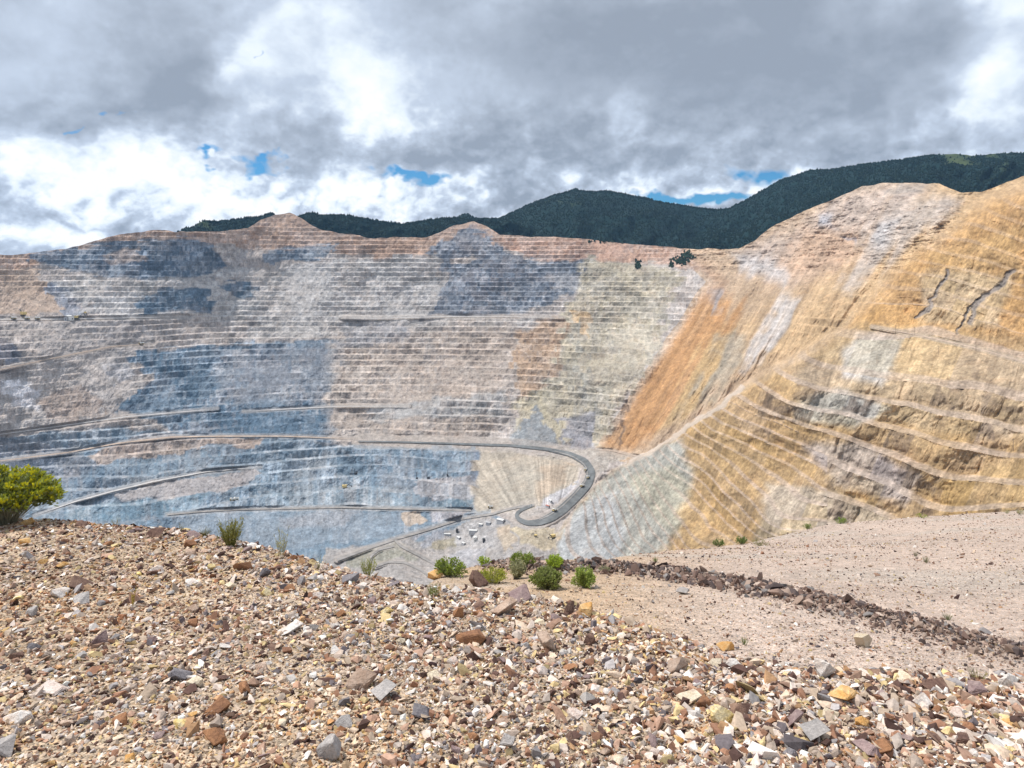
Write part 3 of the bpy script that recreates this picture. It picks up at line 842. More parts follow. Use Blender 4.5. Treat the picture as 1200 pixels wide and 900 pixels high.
BERM = [(600, 664, 21.5), (640, 668, 20), (700, 668, 20.3), (760, 672, 20), (820, 684, 18.6), (880, 697, 17.3), (940, 712, 16), (1000, 728, 14.8), (1060, 743, 13.8), (1120, 758, 12.8), (1200, 776, 11.6), (1320, 800, 10.3)]
BERM = np.array(BERM, float)
BW = P3(BERM[:, 0], BERM[:, 1], BERM[:, 2])


def ground_z(x, y, detail=True):
    x = np.asarray(x, float); y = np.asarray(y, float)
    r = np.hypot(x, y); th = np.arctan2(x, y)
    rc = np.interp(th, TH_C, R_C)
    yy = np.maximum(y, -3)
    zh = -EYE - SL * yy + .03 * fbm(x / 1.3, y / 1.3, 3, 101) + .012 * fbm(x / .25, y / .25, 2, 102)
    o = r - rc
    zh = zh - .9 * (np.sqrt(o * o + .05) + o) * .5 + .1
    zt = T_TER(x, np.clip(y, 4, 70))
    re = np.interp(th, TH_E, R_E)
    o = r - re
    zt = zt - .95 * (np.sqrt(o * o + .3) + o) * .5 + .10 * fbm(x / 2.8, y / 2.8, 4, 103) + .02 * fbm(x / .5, y / .5, 3, 104)
    bdst = seg_dist(x, y, [tuple(b[:2]) for b in BW])
    zt = zt + .15 * np.exp(-(bdst / .5) ** 2) * (r < 40)
    return np.maximum(zh, zt), zt > zh, bdst


GY = np.exp(np.linspace(math.log(1.2), math.log(90), 900))


def hit(px, py):
    """where a sight line first meets the near ground"""
    x = (px - CX) / F * GY
    z, _, _ = ground_z(x, GY)
    zr = -(py - HY) / F * GY
    k = np.nonzero(zr <= z)[0]
    i = int(k[0]) if len(k) else int(np.argmin(zr - z))
    return Vector((float(x[i]), float(GY[i]), float(z[i])))


th = np.radians(np.concatenate([np.arange(-150, -50, 2.0), np.arange(-50, 50, .16), np.arange(50, 151, 2.0)]))
rr = np.concatenate([np.exp(np.linspace(math.log(.35), math.log(72), 470)), np.exp(np.linspace(math.log(74), math.log(560), 26))])
TH, RR = np.meshgrid(th, rr)
GX, GYY = RR * np.sin(TH), RR * np.cos(TH)
GZ, ister, bdst = ground_z(GX, GYY)
GZ = np.maximum(GZ, -640)
gc = np.zeros(GX.shape + (3,))
gc[:] = (.42, .325, .235)
n1 = fbm(GX / .9, GYY / .9, 4, 111)
gc = gc * (1 + .25 * n1)[..., None]
tc = np.array((.46, .37, .315)) * (1 + .13 * fbm(GX / 3, GYY / 3, 4, 112))[..., None]
PPX = CX + F * GX / np.maximum(GYY, .1); PPY = HY - F * GZ / np.maximum(GYY, .1)
o = sstep(900, 640, PPX)[..., None] * .8
tc = tc * (1 - o) + np.array((.44, .315, .20)) * o
g_ = (sstep(.0, .5, fbm(GX / 6, GYY / 2.5, 4, 113)) * .6)[..., None]
tc = tc * (1 - g_) + np.array((.42, .37, .325)) * g_
bm_ = np.exp(-(bdst / .7) ** 2)[..., None] * .75
tc = tc * (1 - bm_) + np.array((.25, .185, .15)) * bm_
gc = np.where(ister[..., None], tc, gc)
far = sstep(62, 80, RR)[..., None]
gc = gc * (1 - far) + np.array((.38, .33, .28)) * far
verts = np.stack([GX, GYY, GZ], -1)
np_ = np_mesh('ground', verts.reshape(-1, 3), grid_faces(*GX.shape), M_GROUND, None, True, gc.reshape(-1, 3))
tag(np_, kind='structure')

# ------------------------------------------------------------------ stones
PAL = [((.57, .44, .33), 24), ((.66, .55, .47), 17), ((.78, .71, .65), 10), ((.31, .165, .105), 14), ((.44, .26, .14), 5), ((.58, .44, .23), 10), ((.095, .055, .045), 18), ((.38, .345, .335), 5), ((.16, .135, .14), 5), ((.42, .265, .19), 16), ((.48, .38, .31), 12)]
PC = np.array([p[0] for p in PAL]); PP = np.array([p[1] for p in PAL], float); PP /= PP.sum()


def hull_variants(n, npts, seed, flat=.6):
    """angular shattered stones as (verts, tris)"""
    R = random.Random(seed); out = []
    for _ in range(n):
        bm = bmesh.new()
        for _ in range(npts):
            v = Vector((R.gauss(0, 1), R.gauss(0, 1), R.gauss(0, 1))).normalized() * R.uniform(.75, 1.1)
            v.x *= 1.15; v.y *= .85; v.z *= flat
            bm.verts.new(v)
        ret = bmesh.ops.convex_hull(bm, input=bm.verts)
        bmesh.ops.delete(bm, geom=[g for g in ret['geom_interior'] if isinstance(g, bmesh.types.BMVert)], context='VERTS')
        bmesh.ops.triangulate(bm, faces=bm.faces)
        bm.verts.ensure_lookup_table(); bm.verts.index_update()
        out.append((np.array([v.co[:] for v in bm.verts]), np.array([[v.index for v in f.verts] for f in bm.faces])))
        bm.free()
    return out


def rot_mats(n, tilt):
    a = RNG.uniform(0, 2 * np.pi, n); b = RNG.normal(0, tilt, n); c = RNG.normal(0, tilt, n)
    ca, sa, cb, sb, cc, sc = np.cos(a), np.sin(a), np.cos(b), np.sin(b), np.cos(c), np.sin(c)
    O, I = np.zeros(n), np.ones(n)
    Rz = np.stack([ca, -sa, O, sa, ca, O, O, O, I], -1).reshape(n, 3, 3)
    Rx = np.stack([I, O, O, O, cb, -sb, O, sb, cb], -1).reshape(n, 3, 3)
    Ry = np.stack([cc, O, sc, O, I, O, -sc, O, cc], -1).reshape(n, 3, 3)
    return Rx @ Ry @ Rz


def scatter_stones(name, label, x, y, size, cols, variants, sink=.25, tilt=.45):
    z, _, _ = ground_z(x, y)
    n = len(x); which = RNG.integers(0, len(variants), n)
    R = rot_mats(n, tilt)
    S = size[:, None] * RNG.uniform(.55, 1.45, (n, 3))
    VV, FF, CC, off = [], [], [], 0
    for k, (v, f) in enumerate(variants):
        s = np.nonzero(which == k)[0]
        if not len(s): continue
        p = np.einsum('nij,nvj->nvi', R[s], v[None] * S[s][:, None, :])
        p += np.stack([x[s], y[s], z[s] + size[s] * (.5 - sink)], -1)[:, None]
        ff = f[None] + (np.arange(len(s)) * len(v))[:, None, None] + off
        VV.append(p.reshape(-1, 3)); FF.append(ff.reshape(-1, 3)); CC.append(np.repeat(cols[s], len(v), 0)); off += len(s) * len(v)
    o = np_mesh(name, np.concatenate(VV), np.concatenate(FF), M_STONE, None, False, np.concatenate(CC))
    return tag(o, label, 'gravel', kind='stuff')


def stone_colours(n, dark=0.0, x=None, y=None):
    c = PC[RNG.choice(len(PC), n, p=PP)] * RNG.uniform(.58, 1.32, (n, 1))
    return np.clip(c * (1 - dark), .03, .85)


V_SMALL = hull_variants(20, 8, 3, .5)
V_MID = hull_variants(20, 10, 4, .55)
n = 150000
tt = np.where(RNG.random(n) < .70, RNG.uniform(-.84, .84, n), RNG.uniform(.84, 1.75, n) * RNG.choice([-1, 1], n)); u = RNG.random(n)
yc = np.interp(np.arctan(tt), TH_C, R_C) / np.sqrt(1 + tt ** 2) + .35
y0 = np.where(np.abs(tt) < .84, 1.75, .7)
ys = y0 * (yc / y0) ** (u ** .8)
xs = tt * ys
patch = fbm(xs / .55, ys / .55, 3, 131)
sz = np.exp(RNG.normal(math.log(.0088), .46, n)) * (1 + .45 * np.clip(patch, -1, 1)) * np.interp(xs / ys, [-.7, 0, .35, .7], [.85, 1.0, 1.2, 1.3]) * np.interp(ys, [1.8, 4, 8], [.9, 1.05, 1.35])
sz = np.clip(sz, .004, .04)
col = stone_colours(n)
ochre = (sstep(.1, .5, fbm(xs / .8, ys / .8, 3, 133)) * .55)[:, None]
col = col * (1 - ochre) + col * np.array((1.1, .88, .55)) * ochre
brown = (sstep(0, -.7, xs / ys) * sstep(2.5, 6, ys) * .7)[:, None]
col = col * (1 - brown) + col * np.array((.62, .47, .41)) * brown
scatter_stones('gravel', 'angular multicoloured gravel covering the near slope', xs, ys, sz, col, V_SMALL, .3)
n = 22000
tt = np.where(RNG.random(n) < .70, RNG.uniform(-.84, .84, n), RNG.uniform(.84, 1.75, n) * RNG.choice([-1, 1], n)); u = RNG.random(n)
yc = np.interp(np.arctan(tt), TH_C, R_C) / np.sqrt(1 + tt ** 2) + .3
y0 = np.where(np.abs(tt) < .84, 1.9, .8)
ys = y0 * (yc / y0) ** (u ** .62); xs = tt * ys
sz = np.exp(RNG.normal(math.log(.0175), .36, n)) * np.interp(xs / ys, [-.7, 0, .35, .7], [.9, 1.0, 1.3, 1.4]) * np.interp(ys, [1.8, 4, 8], [.75, 1, 1.35])
scatter_stones('rubble', 'coarser broken stones strewn through the near gravel', xs, ys, np.clip(sz, .01, .055), stone_colours(n, .06), V_MID)
# terrace: fine stones and the rubble of the berm
n = 42000
tpx = RNG.uniform(480, 1420, n); yy = np.exp(RNG.uniform(math.log(8.5), math.log(60), n)); xx = (tpx - CX) / F * yy
_, it, bdn = ground_z(xx, yy)
keep = it & (np.hypot(xx, yy) < np.interp(np.arctan2(xx, yy), TH_E, R_E) + .5) & (fbm(xx / 3, yy / 3, 3, 141) + RNG.normal(0, .5, n) > -.25)
xx, yy = xx[keep], yy[keep]
sz = np.exp(RNG.normal(math.log(.022), .45, len(xx))) * np.interp(yy, [9, 20, 50], [.8, 1, 1.8])
scatter_stones('gravel', 'scattered small stones on the tan dirt terrace', xx, yy, np.clip(sz, .008, .11), stone_colours(len(xx), .25), V_SMALL)
bl = np.concatenate([[0], np.cumsum(np.linalg.norm(np.diff(BW[:, :2], axis=0), axis=1))])


def berm_points(n, spread):
    s = RNG.uniform(0, bl[-1], n)
    x = np.interp(s, bl, BW[:, 0]); y = np.interp(s, bl, BW[:, 1])
    return x + RNG.normal(0, spread, n), y + RNG.normal(0, spread, n)


xx, yy = berm_points(7500, .45)
k_ = fbm(xx / .9, yy / .9, 3, 151) > -.55
xx, yy = xx[k_], yy[k_]
bxp = CX + F * xx / yy
sz = np.exp(RNG.normal(math.log(.045), .5, len(xx))) * np.interp(bxp, [600, 900, 1000, 1200], [1.15, 1.0, .7, .55])
bc = np.array([(.16, .105, .085), (.11, .085, .08), (.24, .165, .13), (.34, .25, .20), (.22, .2, .19), (.42, .33, .27)])[RNG.choice(6, len(xx), p=[.27, .23, .2, .15, .09, .06])] * RNG.uniform(.7, 1.3, (len(xx), 1))
scatter_stones('berm_rubble', 'dark broken rubble heaped along the low berm on the terrace', xx, yy, np.clip(sz, .02, .16), bc, V_MID, .1, .7)

# ------------------------------------------------------------------ single rocks
RC = {'white': ((.78, .73, .68), (.60, .50, .43)), 'pink': ((.58, .45, .38), (.70, .62, .56)), 'rust': ((.36, .18, .09), (.22, .11, .065)),
      'orange': ((.56, .30, .10), (.62, .43, .22)), 'ochre': ((.66, .48, .18), (.72, .62, .42)), 'dark brown': ((.13, .075, .06), (.24, .15, .11)),
      'grey': ((.33, .305, .29), (.44, .40, .375)), 'slate': ((.17, .155, .165), (.24, .22, .22)), 'purple': ((.24, .165, .16), (.34, .25, .23)), 'cream': ((.70, .60, .46), (.60, .48, .33)), 'brown': ((.38, .26, .19), (.50, .38, .30))}
M_ROCK = {k: mat_rock(k.replace(' ', '_') + '_rock', *v) for k, v in RC.items()}


def rock_mesh(seed, flat=.6, npts=16, long=1.2):
    R = random.Random(seed)
    bm = bmesh.new()
    for _ in range(npts):
        v = Vector((R.gauss(0, 1), R.gauss(0, 1), R.gauss(0, 1))).normalized() * R.uniform(.8, 1.08)
        bm.verts.new((v.x * long, v.y, v.z * flat))
    ret = bmesh.ops.convex_hull(bm, input=bm.verts)
    bmesh.ops.delete(bm, geom=[g for g in ret['geom_interior'] if isinstance(g, bmesh.types.BMVert)], context='VERTS')
    bmesh.ops.dissolve_limit(bm, angle_limit=.2, verts=bm.verts, edges=bm.edges)
    bmesh.ops.bevel(bm, geom=list(bm.edges), offset=.05, segments=1, affect='EDGES', clamp_overlap=True)
    bmesh.ops.triangulate(bm, faces=bm.faces)
    bmesh.ops.subdivide_edges(bm, edges=[e for e in bm.edges if e.calc_length() > .3], cuts=1)
    for v in bm.verts:
        k = 1 + .05 * (R.random() - .5) * 2
        v.co *= k
    bmesh.ops.triangulate(bm, faces=bm.faces)
    me = bpy.data.meshes.new('rock'); bm.to_mesh(me); bm.free()
    return me


ROCK_MESH = [rock_mesh(500 + i, random.choice((.45, .55, .65, .8)), random.choice((7, 8, 10, 12)), random.choice((1.1, 1.25, 1.5))) for i in range(26)]
ROCKS = []


def add_rock(px, py, wpx, hpx, kind, label, group=None, at=None, tilt=.25, shape=None, name='rock'):
    """px,py: where its foot meets the ground; wpx,hpx: its apparent width and height"""
    p = at or hit(px, py)
    d = p.y
    me = ROCK_MESH[(len(ROCKS) * 7 + 3) % len(ROCK_MESH) if shape is None else shape].copy()
    me.name = 'rock'; me.materials.clear(); me.materials.append(M_ROCK[kind])
    o = bpy.data.objects.new(name, me); link(o)
    co = np.array([v.co[:] for v in me.vertices]); ext = np.abs(co).max(0)
    w = wpx * d / F * .5; h = hpx * d / F * .5
    o.scale = (w / ext[0], w * random.uniform(.7, 1.0) / ext[1], h * 1.1 / ext[2])
    o.rotation_euler = (random.gauss(0, tilt), random.gauss(0, tilt), random.uniform(-.5, .5))
    o.location = p + Vector((0, 0, h * .6))
    tag(o, label, 'rock', group)
    ROCKS.append((px, py, o))
    return o


HAND = [  # px, py(foot), w, h, colour, label, short landmark
    (340, 741, 32, 13, 'white', 'bright white quartz rock lying low on the middle of the gravel slope', 'white quartz rock'),
    (214, 796, 32, 15, 'slate', 'flat dark slate slab on the gravel, left of centre', 'dark slate slab'),
    (230, 806, 22, 14, 'cream', 'cream coloured block beside the flat dark slate slab', 'cream block by the slate'),
    (256, 836, 36, 14, 'rust', 'broad rust brown rock lying low on the lower left gravel', 'low rust brown rock'),
    (250, 874, 34, 20, 'rust', 'dark rust angular rock near the bottom left edge of the slope', 'dark rust angular rock'),
    (210, 852, 22, 9, 'ochre', 'small bright yellow ochre stone between the two rust rocks', 'yellow ochre stone'),
    (120, 752, 30, 18, 'purple', 'dark brown rock with deep shadow on the upper left slope', 'shadowed brown rock'),
    (40, 722, 18, 12, 'grey', 'pale grey cube shaped stone at the left edge of the slope', 'pale grey cube stone'),
    (98, 706, 26, 9, 'grey', 'rounded grey stone on the upper left slope', 'rounded grey stone'),
    (68, 698, 34, 11, 'white', 'flat whitish slab on the upper left slope', 'flat whitish slab'),
    (96, 688, 34, 12, 'dark brown', 'long dark brown rock lying flat on the upper left slope', 'long dark brown rock'),
    (28, 639, 18, 9, 'orange', 'orange stone near the crest below the yellow green shrub', 'orange crest stone'),
    (96, 617, 13, 7, 'dark brown', 'small dark brown stone on the crest right of the big shrub', 'dark crest stone'),
    (185, 629, 26, 12, 'dark brown', 'dark brown flat rock on the left crest line', 'dark flat crest rock'),
    (285, 668, 24, 12, 'rust', 'rust brown rock below the olive grass tuft', 'rust rock below the tuft'),
    (248, 668, 10, 9, 'ochre', 'small ochre stone just below the left crest', 'ochre stone'),
    (310, 676, 16, 13, 'slate', 'dark grey rounded rock below the thin grass', 'dark grey rounded rock'),
    (388, 889, 34, 32, 'grey', 'large grey pyramid shaped rock at the bottom of the slope', 'grey pyramid rock'),
    (410, 682, 26, 18, 'slate', 'grey pointed rock under the pale tuft on the crest', 'grey pointed rock'),
    (425, 690, 18, 8, 'white', 'small white flat stone beside the grey pointed rock on the crest', 'white crest stone'),
    (420, 803, 44, 18, 'brown', 'long flat brown rock left of centre', 'long flat brown rock'),
    (455, 818, 42, 20, 'grey', 'broad pale grey slab in the lower centre', 'pale grey slab'),
    (494, 840, 28, 14, 'slate', 'dark wedge of slate right of the pale grey slab', 'dark slate wedge'),
    (404, 852, 26, 14, 'grey', 'tilted light grey stone at the lower centre left', 'tilted light grey stone'),
    (595, 883, 28, 26, 'grey', 'upright grey rock with an orange side at bottom centre', 'upright grey rock'),
    (562, 687, 30, 18, 'dark brown', 'dark brown boulder on the crest below the green shrubs', 'dark brown crest boulder'),
    (592, 720, 34, 26, 'brown', 'tan and brown wedge shaped boulder on the middle crest', 'wedge shaped boulder'),
    (611, 703, 34, 22, 'purple', 'dark purple brown boulder behind the wedge shaped boulder', 'purple brown boulder'),
    (510, 675, 22, 14, 'orange', 'orange brown rock on the crest beside the leftmost green shrub', 'orange crest rock'),
    (538, 724, 16, 14, 'rust', 'upright rust stone below the crest, left of centre', 'upright rust stone'),
    (638, 762, 28, 24, 'brown', 'tilted brown slab standing in the gravel right of centre', 'tilted brown slab'),
    (553, 754, 34, 18, 'rust', 'rusty flat rock with light gravel around it in the centre', 'rusty flat rock'),
    (668, 719, 14, 18, 'dark brown', 'dark upright stone on the right part of the crest', 'dark upright stone'),
    (690, 722, 24, 18, 'orange', 'orange brown leaning slab on the crest edge above the terrace', 'leaning orange slab'),
    (693, 755, 16, 14, 'dark brown', 'dark brown stone just below the leaning orange slab', 'dark brown stone'),
    (850, 762, 22, 14, 'orange', 'orange brown rock on the edge above the pale terrace', 'orange edge rock'),
    (806, 824, 34, 20, 'cream', 'cream and orange striped rock in the right gravel', 'striped cream rock'),
    (824, 830, 22, 15, 'rust', 'dark rust stone against the striped cream rock', 'rust stone by the striped rock'),
    (846, 848, 28, 22, 'ochre', 'yellow and white rock right of the striped cream rock', 'yellow and white rock'),
    (872, 840, 22, 18, 'dark brown', 'dark brown hollow rock beside the yellow and white rock', 'dark hollow rock'),
    (795, 787, 28, 16, 'brown', 'brown rock with small grey stone on its left, upper right slope', 'brown upper rock'),
    (966, 793, 36, 24, 'white', 'large white and pink quartz rock on the right crest', 'white crest quartz'),
    (988, 822, 42, 20, 'orange', 'big orange block in the gravel below the white crest quartz', 'big orange block'),
    (1060, 801, 24, 16, 'cream', 'cream coloured lump on the crest right of the white quartz', 'cream crest lump'),
    (1098, 810, 30, 18, 'dark brown', 'dark brown jagged rock on the right crest', 'jagged dark rock'),
    (1143, 816, 30, 20, 'purple', 'dark purple brown rock with a smooth face near the right edge', 'smooth purple rock'),
    (1180, 806, 24, 22, 'white', 'white sided rock standing at the right edge of the terrace', 'white sided rock'),
    (960, 868, 46, 24, 'grey', 'large pale grey angular rock in the lower right gravel', 'large pale grey rock'),
    (1080, 830, 22, 14, 'white', 'chalk white stone below the jagged dark rock', 'chalk white stone'),
    (1100, 836, 16, 11, 'rust', 'small rust stone right of the chalk white stone', 'small rust stone'),
    (1010, 884, 44, 20, 'purple', 'mauve brown flat slab at the lower right', 'mauve flat slab'),
    (1034, 884, 30, 22, 'rust', 'rust coloured leaning rock right of the mauve flat slab', 'rust leaning rock'),
    (930, 850, 30, 22, 'purple', 'brown purple slab left of the large pale grey rock', 'brown purple slab'),
    (975, 842, 26, 12, 'cream', 'long cream stone lying below the big orange block', 'long cream stone'),
    (1010, 852, 22, 12, 'orange', 'light orange stone between the big orange block and the mauve slab', 'light orange stone'),
    (1011, 758, 26, 17, 'cream', 'lone tan boulder on the terrace below the dark berm', 'lone terrace boulder'),
    (800, 697, 18, 9, 'grey', 'pale grey rock on the terrace right of the round shrub', 'pale terrace rock'),
    (20, 846, 36, 16, 'white', 'whitish broad stone at the lower left of the slope', 'whitish broad stone'),
    (120, 840, 20, 12, 'white', 'white stone on the lower left gravel', 'lower white stone'),
    (145, 847, 24, 12, 'rust', 'rust stone right of the white stone on the lower left gravel', 'lower rust stone'),
    (10, 884, 34, 20, 'grey', 'grey rounded rock in the bottom left corner', 'corner grey rock'),
    (285, 812, 20, 14, 'rust', 'rust stone right of the cream block by the slate', 'rust stone right of slate'),
    (60, 812, 30, 18, 'pink', 'pinkish angular rock on the left gravel slope', 'pinkish left rock'),
]
for px, py, w, h, k, lab, _s in HAND:
    add_rock(px, py, w, h, k, lab)
LAND = [(a[0], a[1], a[6]) for a in HAND if a[1] > 600]
KINDP = ['pink', 'white', 'rust', 'orange', 'ochre', 'dark brown', 'grey', 'slate', 'purple', 'cream', 'brown']
KNAME = {'pink': 'pinkish', 'white': 'whitish', 'rust': 'rust red', 'orange': 'orange', 'ochre': 'yellow ochre', 'dark brown': 'dark brown', 'grey': 'light grey', 'slate': 'slate grey', 'purple': 'purplish brown', 'cream': 'cream', 'brown': 'mid brown'}
used = {}
ORD = ['', 'second ', 'third ', 'fourth ', 'fifth ', 'sixth ']
cand = []
for _ in range(900):
    px = random.uniform(6, 1194)
    cy = float(np.interp(px, [p[0] for p in CREST], [p[1] for p in CREST]))
    py = cy + 3 + (896 - cy) * random.random() ** 1.35
    if any(abs(px - a[0]) < (a[2] * .5 + 9) and abs(py - a[1]) < (a[3] * .6 + 7) for a in HAND): continue
    if any(abs(px - c[0]) < 17 and abs(py - c[1]) < 9 for c in cand): continue
    cand.append((px, py, random.choices(KINDP, [12, 11, 12, 5, 3, 14, 8, 6, 9, 8, 12])[0]))
    if len(cand) >= 215: break
rel = []
for px, py, k in cand:
    j = min(range(len(LAND)), key=lambda i: (LAND[i][0] - px) ** 2 + (1.6 * (LAND[i][1] - py)) ** 2)
    dx, dy = px - LAND[j][0], 1.6 * (py - LAND[j][1])
    dirn = ('right of' if dx > 0 else 'left of') if abs(dx) > abs(dy) else ('below' if dy > 0 else 'above')
    rel.append((math.hypot(dx, dy), px, py, k, j, dirn))
for dist, px, py, k, j, dirn in sorted(rel):
    key = (k, j, dirn); c = used.get(key, 0); used[key] = c + 1
    w = random.uniform(9, 19) * np.interp(px, [0, 600, 1200], [.85, 1, 1.25]); h = w * random.uniform(.34, .62)
    lab = f"{'nearest' if c == 0 else ORD[c].strip() + ' nearest'} {KNAME[k]} stone {dirn} the {LAND[j][2]} on the slope"
    add_rock(px, py, w, h, k, lab, 'loose stones on the gravel slope')

# ------------------------------------------------------------------ shrubs and grass
def leaf_quads(pos, dirs, ln, wd):
    """pos (n,3) leaf bases, dirs (n,3): thin lance-shaped leaves, two triangles folded along the midrib as one quad"""
    n = len(pos)
    dirs = dirs / np.linalg.norm(dirs, axis=1, keepdims=True)
    side = np.cross(dirs, RNG.normal(0, 1, (n, 3))); side /= np.linalg.norm(side, axis=1, keepdims=True) + 1e-9
    ln = ln[:, None]; wd = wd[:, None]
    v = np.stack([pos, pos + dirs * ln * .5 + side * wd, pos + dirs * ln, pos + dirs * ln * .5 - side * wd], 1)
    f = np.arange(n * 4).reshape(n, 4)
    return v.reshape(-1, 3), f


def strands(base, tip, r, bend):
    """thin tapering three-sided stems with one bend"""
    n = len(base)
    mid = (base + tip) * .5 + bend
    V, Fc = [], []
    ang = np.arange(3) * 2.0944
    ring = np.stack([np.cos(ang), np.sin(ang), ang * 0], -1)[None]
    for p, k in ((base, 1.0), (mid, .75), (tip, .35)):
        V.append(p[:, None] + ring * (r * k)[:, None, None])
    V = np.stack(V, 1)  # n,3 rings,3,3
    i = np.arange(n)[:, None] * 9
    for s in (0, 3):
        for a in range(3):
            b = (a + 1) % 3
            Fc.append(np.concatenate([i + s + a, i + s + b, i + s + 3 + b, i + s + 3 + a], 1))
    return V.reshape(-1, 3), np.concatenate(Fc)


def shrub(px, py, wpx, hpx, label, leafcol, name='shrub', nst=70, nleaf=1500, tipcol=None, group=None, cat='shrub', open_=0.0, blossom=None):
    p = hit(px, py); d = p.y
    R = wpx * d / F * .5; H = hpx * d / F * .86
    root = empty(name, p, 0)
    tag(root, label, cat, group)
    # lobed crown
    nl = 9
    lob = RNG.uniform(.72, 1.08, nl * 3)
    az = RNG.uniform(0, 2 * np.pi, nst); el = RNG.random(nst) ** .6
    rad = R * (.25 + .75 * np.sqrt(RNG.random(nst))) * lob[(az / 6.2832 * nl).astype(int)]
    hgt = H * np.sqrt(np.clip(1 - (rad / (R * 1.12)) ** 2, .08, 1)) * RNG.uniform(.68, 1.06, nst)
    hgt = np.maximum(hgt, H * .62 * open_ * RNG.uniform(.8, 1.25, nst))
    tip = np.stack([np.cos(az) * rad, np.sin(az) * rad, hgt], -1)
    base = np.stack([np.cos(az) * R * .15 * RNG.random(nst), np.sin(az) * R * .15 * RNG.random(nst), np.full(nst, -.03 * H)], -1)
    bend = RNG.normal(0, .05 * H, (nst, 3)) + np.array((0, 0, .06 * H))
    sv, sf = strands(base, tip, np.full(nst, max(.004 * H + .0012, .0016)) * (1 if d < 12 else 1.6), bend)
    np_mesh('stems', sv, sf, M_STEM, root, True)
    # leaves clothe the outer part of every stem
    st = RNG.integers(0, nst, nleaf)
    t = 1 - RNG.random(nleaf) ** 1.5 * (.75 - .48 * open_)
    mid = (base + tip) * .5 + bend
    tt = t[:, None]
    pos = (1 - tt) ** 2 * base[st] + 2 * tt * (1 - tt) * mid[st] + tt ** 2 * tip[st]
    pos = pos + RNG.normal(0, .05, (nleaf, 3)) * np.array((R, R, H * .8)) * (1 - .4 * open_)
    pos[:, 2] = np.maximum(pos[:, 2], .02 * H)
    dirs = (tip - base)[st] * np.array((1, 1, .8)) / H + RNG.normal(0, .45, (nleaf, 3))
    ln = H * RNG.uniform(.07, .15, nleaf); wd = ln * RNG.uniform(.13, .24, nleaf) * (1.0 if d < 12 else 1.5)
    lv, lf = leaf_quads(pos, dirs, ln, wd)
    lc = np.array(leafcol)[None] * RNG.uniform(.95, 2.4, (nleaf, 1)) * np.array((1.15, .96, 1.15))
    if tipcol is not None:
        k = (sstep(.7, .98, t) * RNG.random(nleaf))[:, None]
        lc = lc * (1 - k) + np.array(tipcol) * k
    np_mesh('foliage', lv, lf, M_LEAF, root, False, np.repeat(np.clip(lc, .01, .8), 4, 0))
    if blossom is not None:
        nb = nst * 26
        s2 = np.arange(nb) % nst
        top = tip[s2] + RNG.normal(0, .035, (nb, 3)) * np.array((R, R, H * .55))
        ok = RNG.random(nst)[s2] < .72
        top = top[ok]
        dv = np.array((0, 0, 1.0)) + RNG.normal(0, .6, (len(top), 3))
        bl_ = H * RNG.uniform(.035, .07, len(top))
        v, f = leaf_quads(top, dv, bl_, bl_ * .35)
        c = np.array(blossom)[None] * RNG.uniform(.65, 1.25, (len(top), 1))
        np_mesh('blossom', v, f, M_LEAF, root, False, np.repeat(c, 4, 0))
    return root


def tuft(px, py, wpx, hpx, label, col, nb=60, group=None):
    p = hit(px, py); d = p.y
    R = wpx * d / F * .5; H = hpx * d / F
    root = empty('grass_tuft', p, 0); tag(root, label, 'grass', group)
    az = RNG.uniform(0, 2 * np.pi, nb); rad = R * np.sqrt(RNG.random(nb)) ; hg = H * RNG.uniform(.5, 1.05, nb)
    tip = np.stack([np.cos(az) * rad, np.sin(az) * rad, hg], -1)
    base = tip * np.array((.25, .25, 0)) + np.array((0, 0, -.01))
    bend = RNG.normal(0, .06 * H, (nb, 3)) * np.array((1, 1, .3))
    v, f = strands(base, tip, np.full(nb, max(.006 * H, .0011 * d / 7)), bend)
    c = np.repeat(np.array(col)[None] * RNG.uniform(.65, 1.4, (nb, 1)), 9, 0)
    np_mesh('blades', v, f, M_LEAF, root, False, c)
    nh = max(nb, 20) * 8
    s = RNG.integers(0, nb, nh); t = RNG.uniform(.35, 1, nh)[:, None]
    mid = (base + tip) * .5 + bend
    pos = (1 - t) ** 2 * base[s] + 2 * t * (1 - t) * mid[s] + t ** 2 * tip[s]
    v, f = leaf_quads(pos, (tip - base)[s] / H + RNG.normal(0, .35, (nh, 3)), H * RNG.uniform(.06, .16, nh), H * RNG.uniform(.008, .016, nh))
    tag(np_mesh('leaf_blades', v, f, M_LEAF, root, False, np.repeat(np.array(col)[None] * RNG.uniform(.7, 1.5, (nh, 1)), 4, 0)), kind='stuff')
    return root


YG = (.20, .24, .035); GR = (.13, .19, .04); BG = (.19, .29, .03); SG = (.20, .235, .11)
G1 = 'green shrubs beyond the gravel crest'; G2 = 'small shrubs along the edge of the terrace'
shrub(8, 614, 104, 74, 'large yellow green shrub on the left crest with bare lower stems', (.10, .135, .05), nst=260, nleaf=7500, tipcol=(.34, .38, .03), open_=.85, blossom=(.66, .60, .03))
tuft(270, 641, 30, 30, 'olive grass tuft standing on the left crest', (.25, .24, .07), 150)
tuft(240, 629, 16, 9, 'low olive tuft just left of the tall crest tuft', (.24, .23, .09), 60)
tuft(213, 624, 7, 11, 'thin dry grass sprig on the left crest beside dark flat rock', (.30, .26, .12), 14)
tuft(330, 654, 18, 34, 'tall wispy pale grass on the crest right of the olive tuft', (.36, .35, .20), 20)
tuft(375, 668, 14, 16, 'thin pale grass on the crest left of the yellowish tuft', (.36, .35, .18), 18)
tuft(432, 676, 22, 22, 'yellowish tuft on the crest above the white flat stone', (.30, .31, .08), 60)
tuft(135, 614, 14, 10, 'small dry grass on the crest right of the big shrub', (.34, .32, .18), 20)
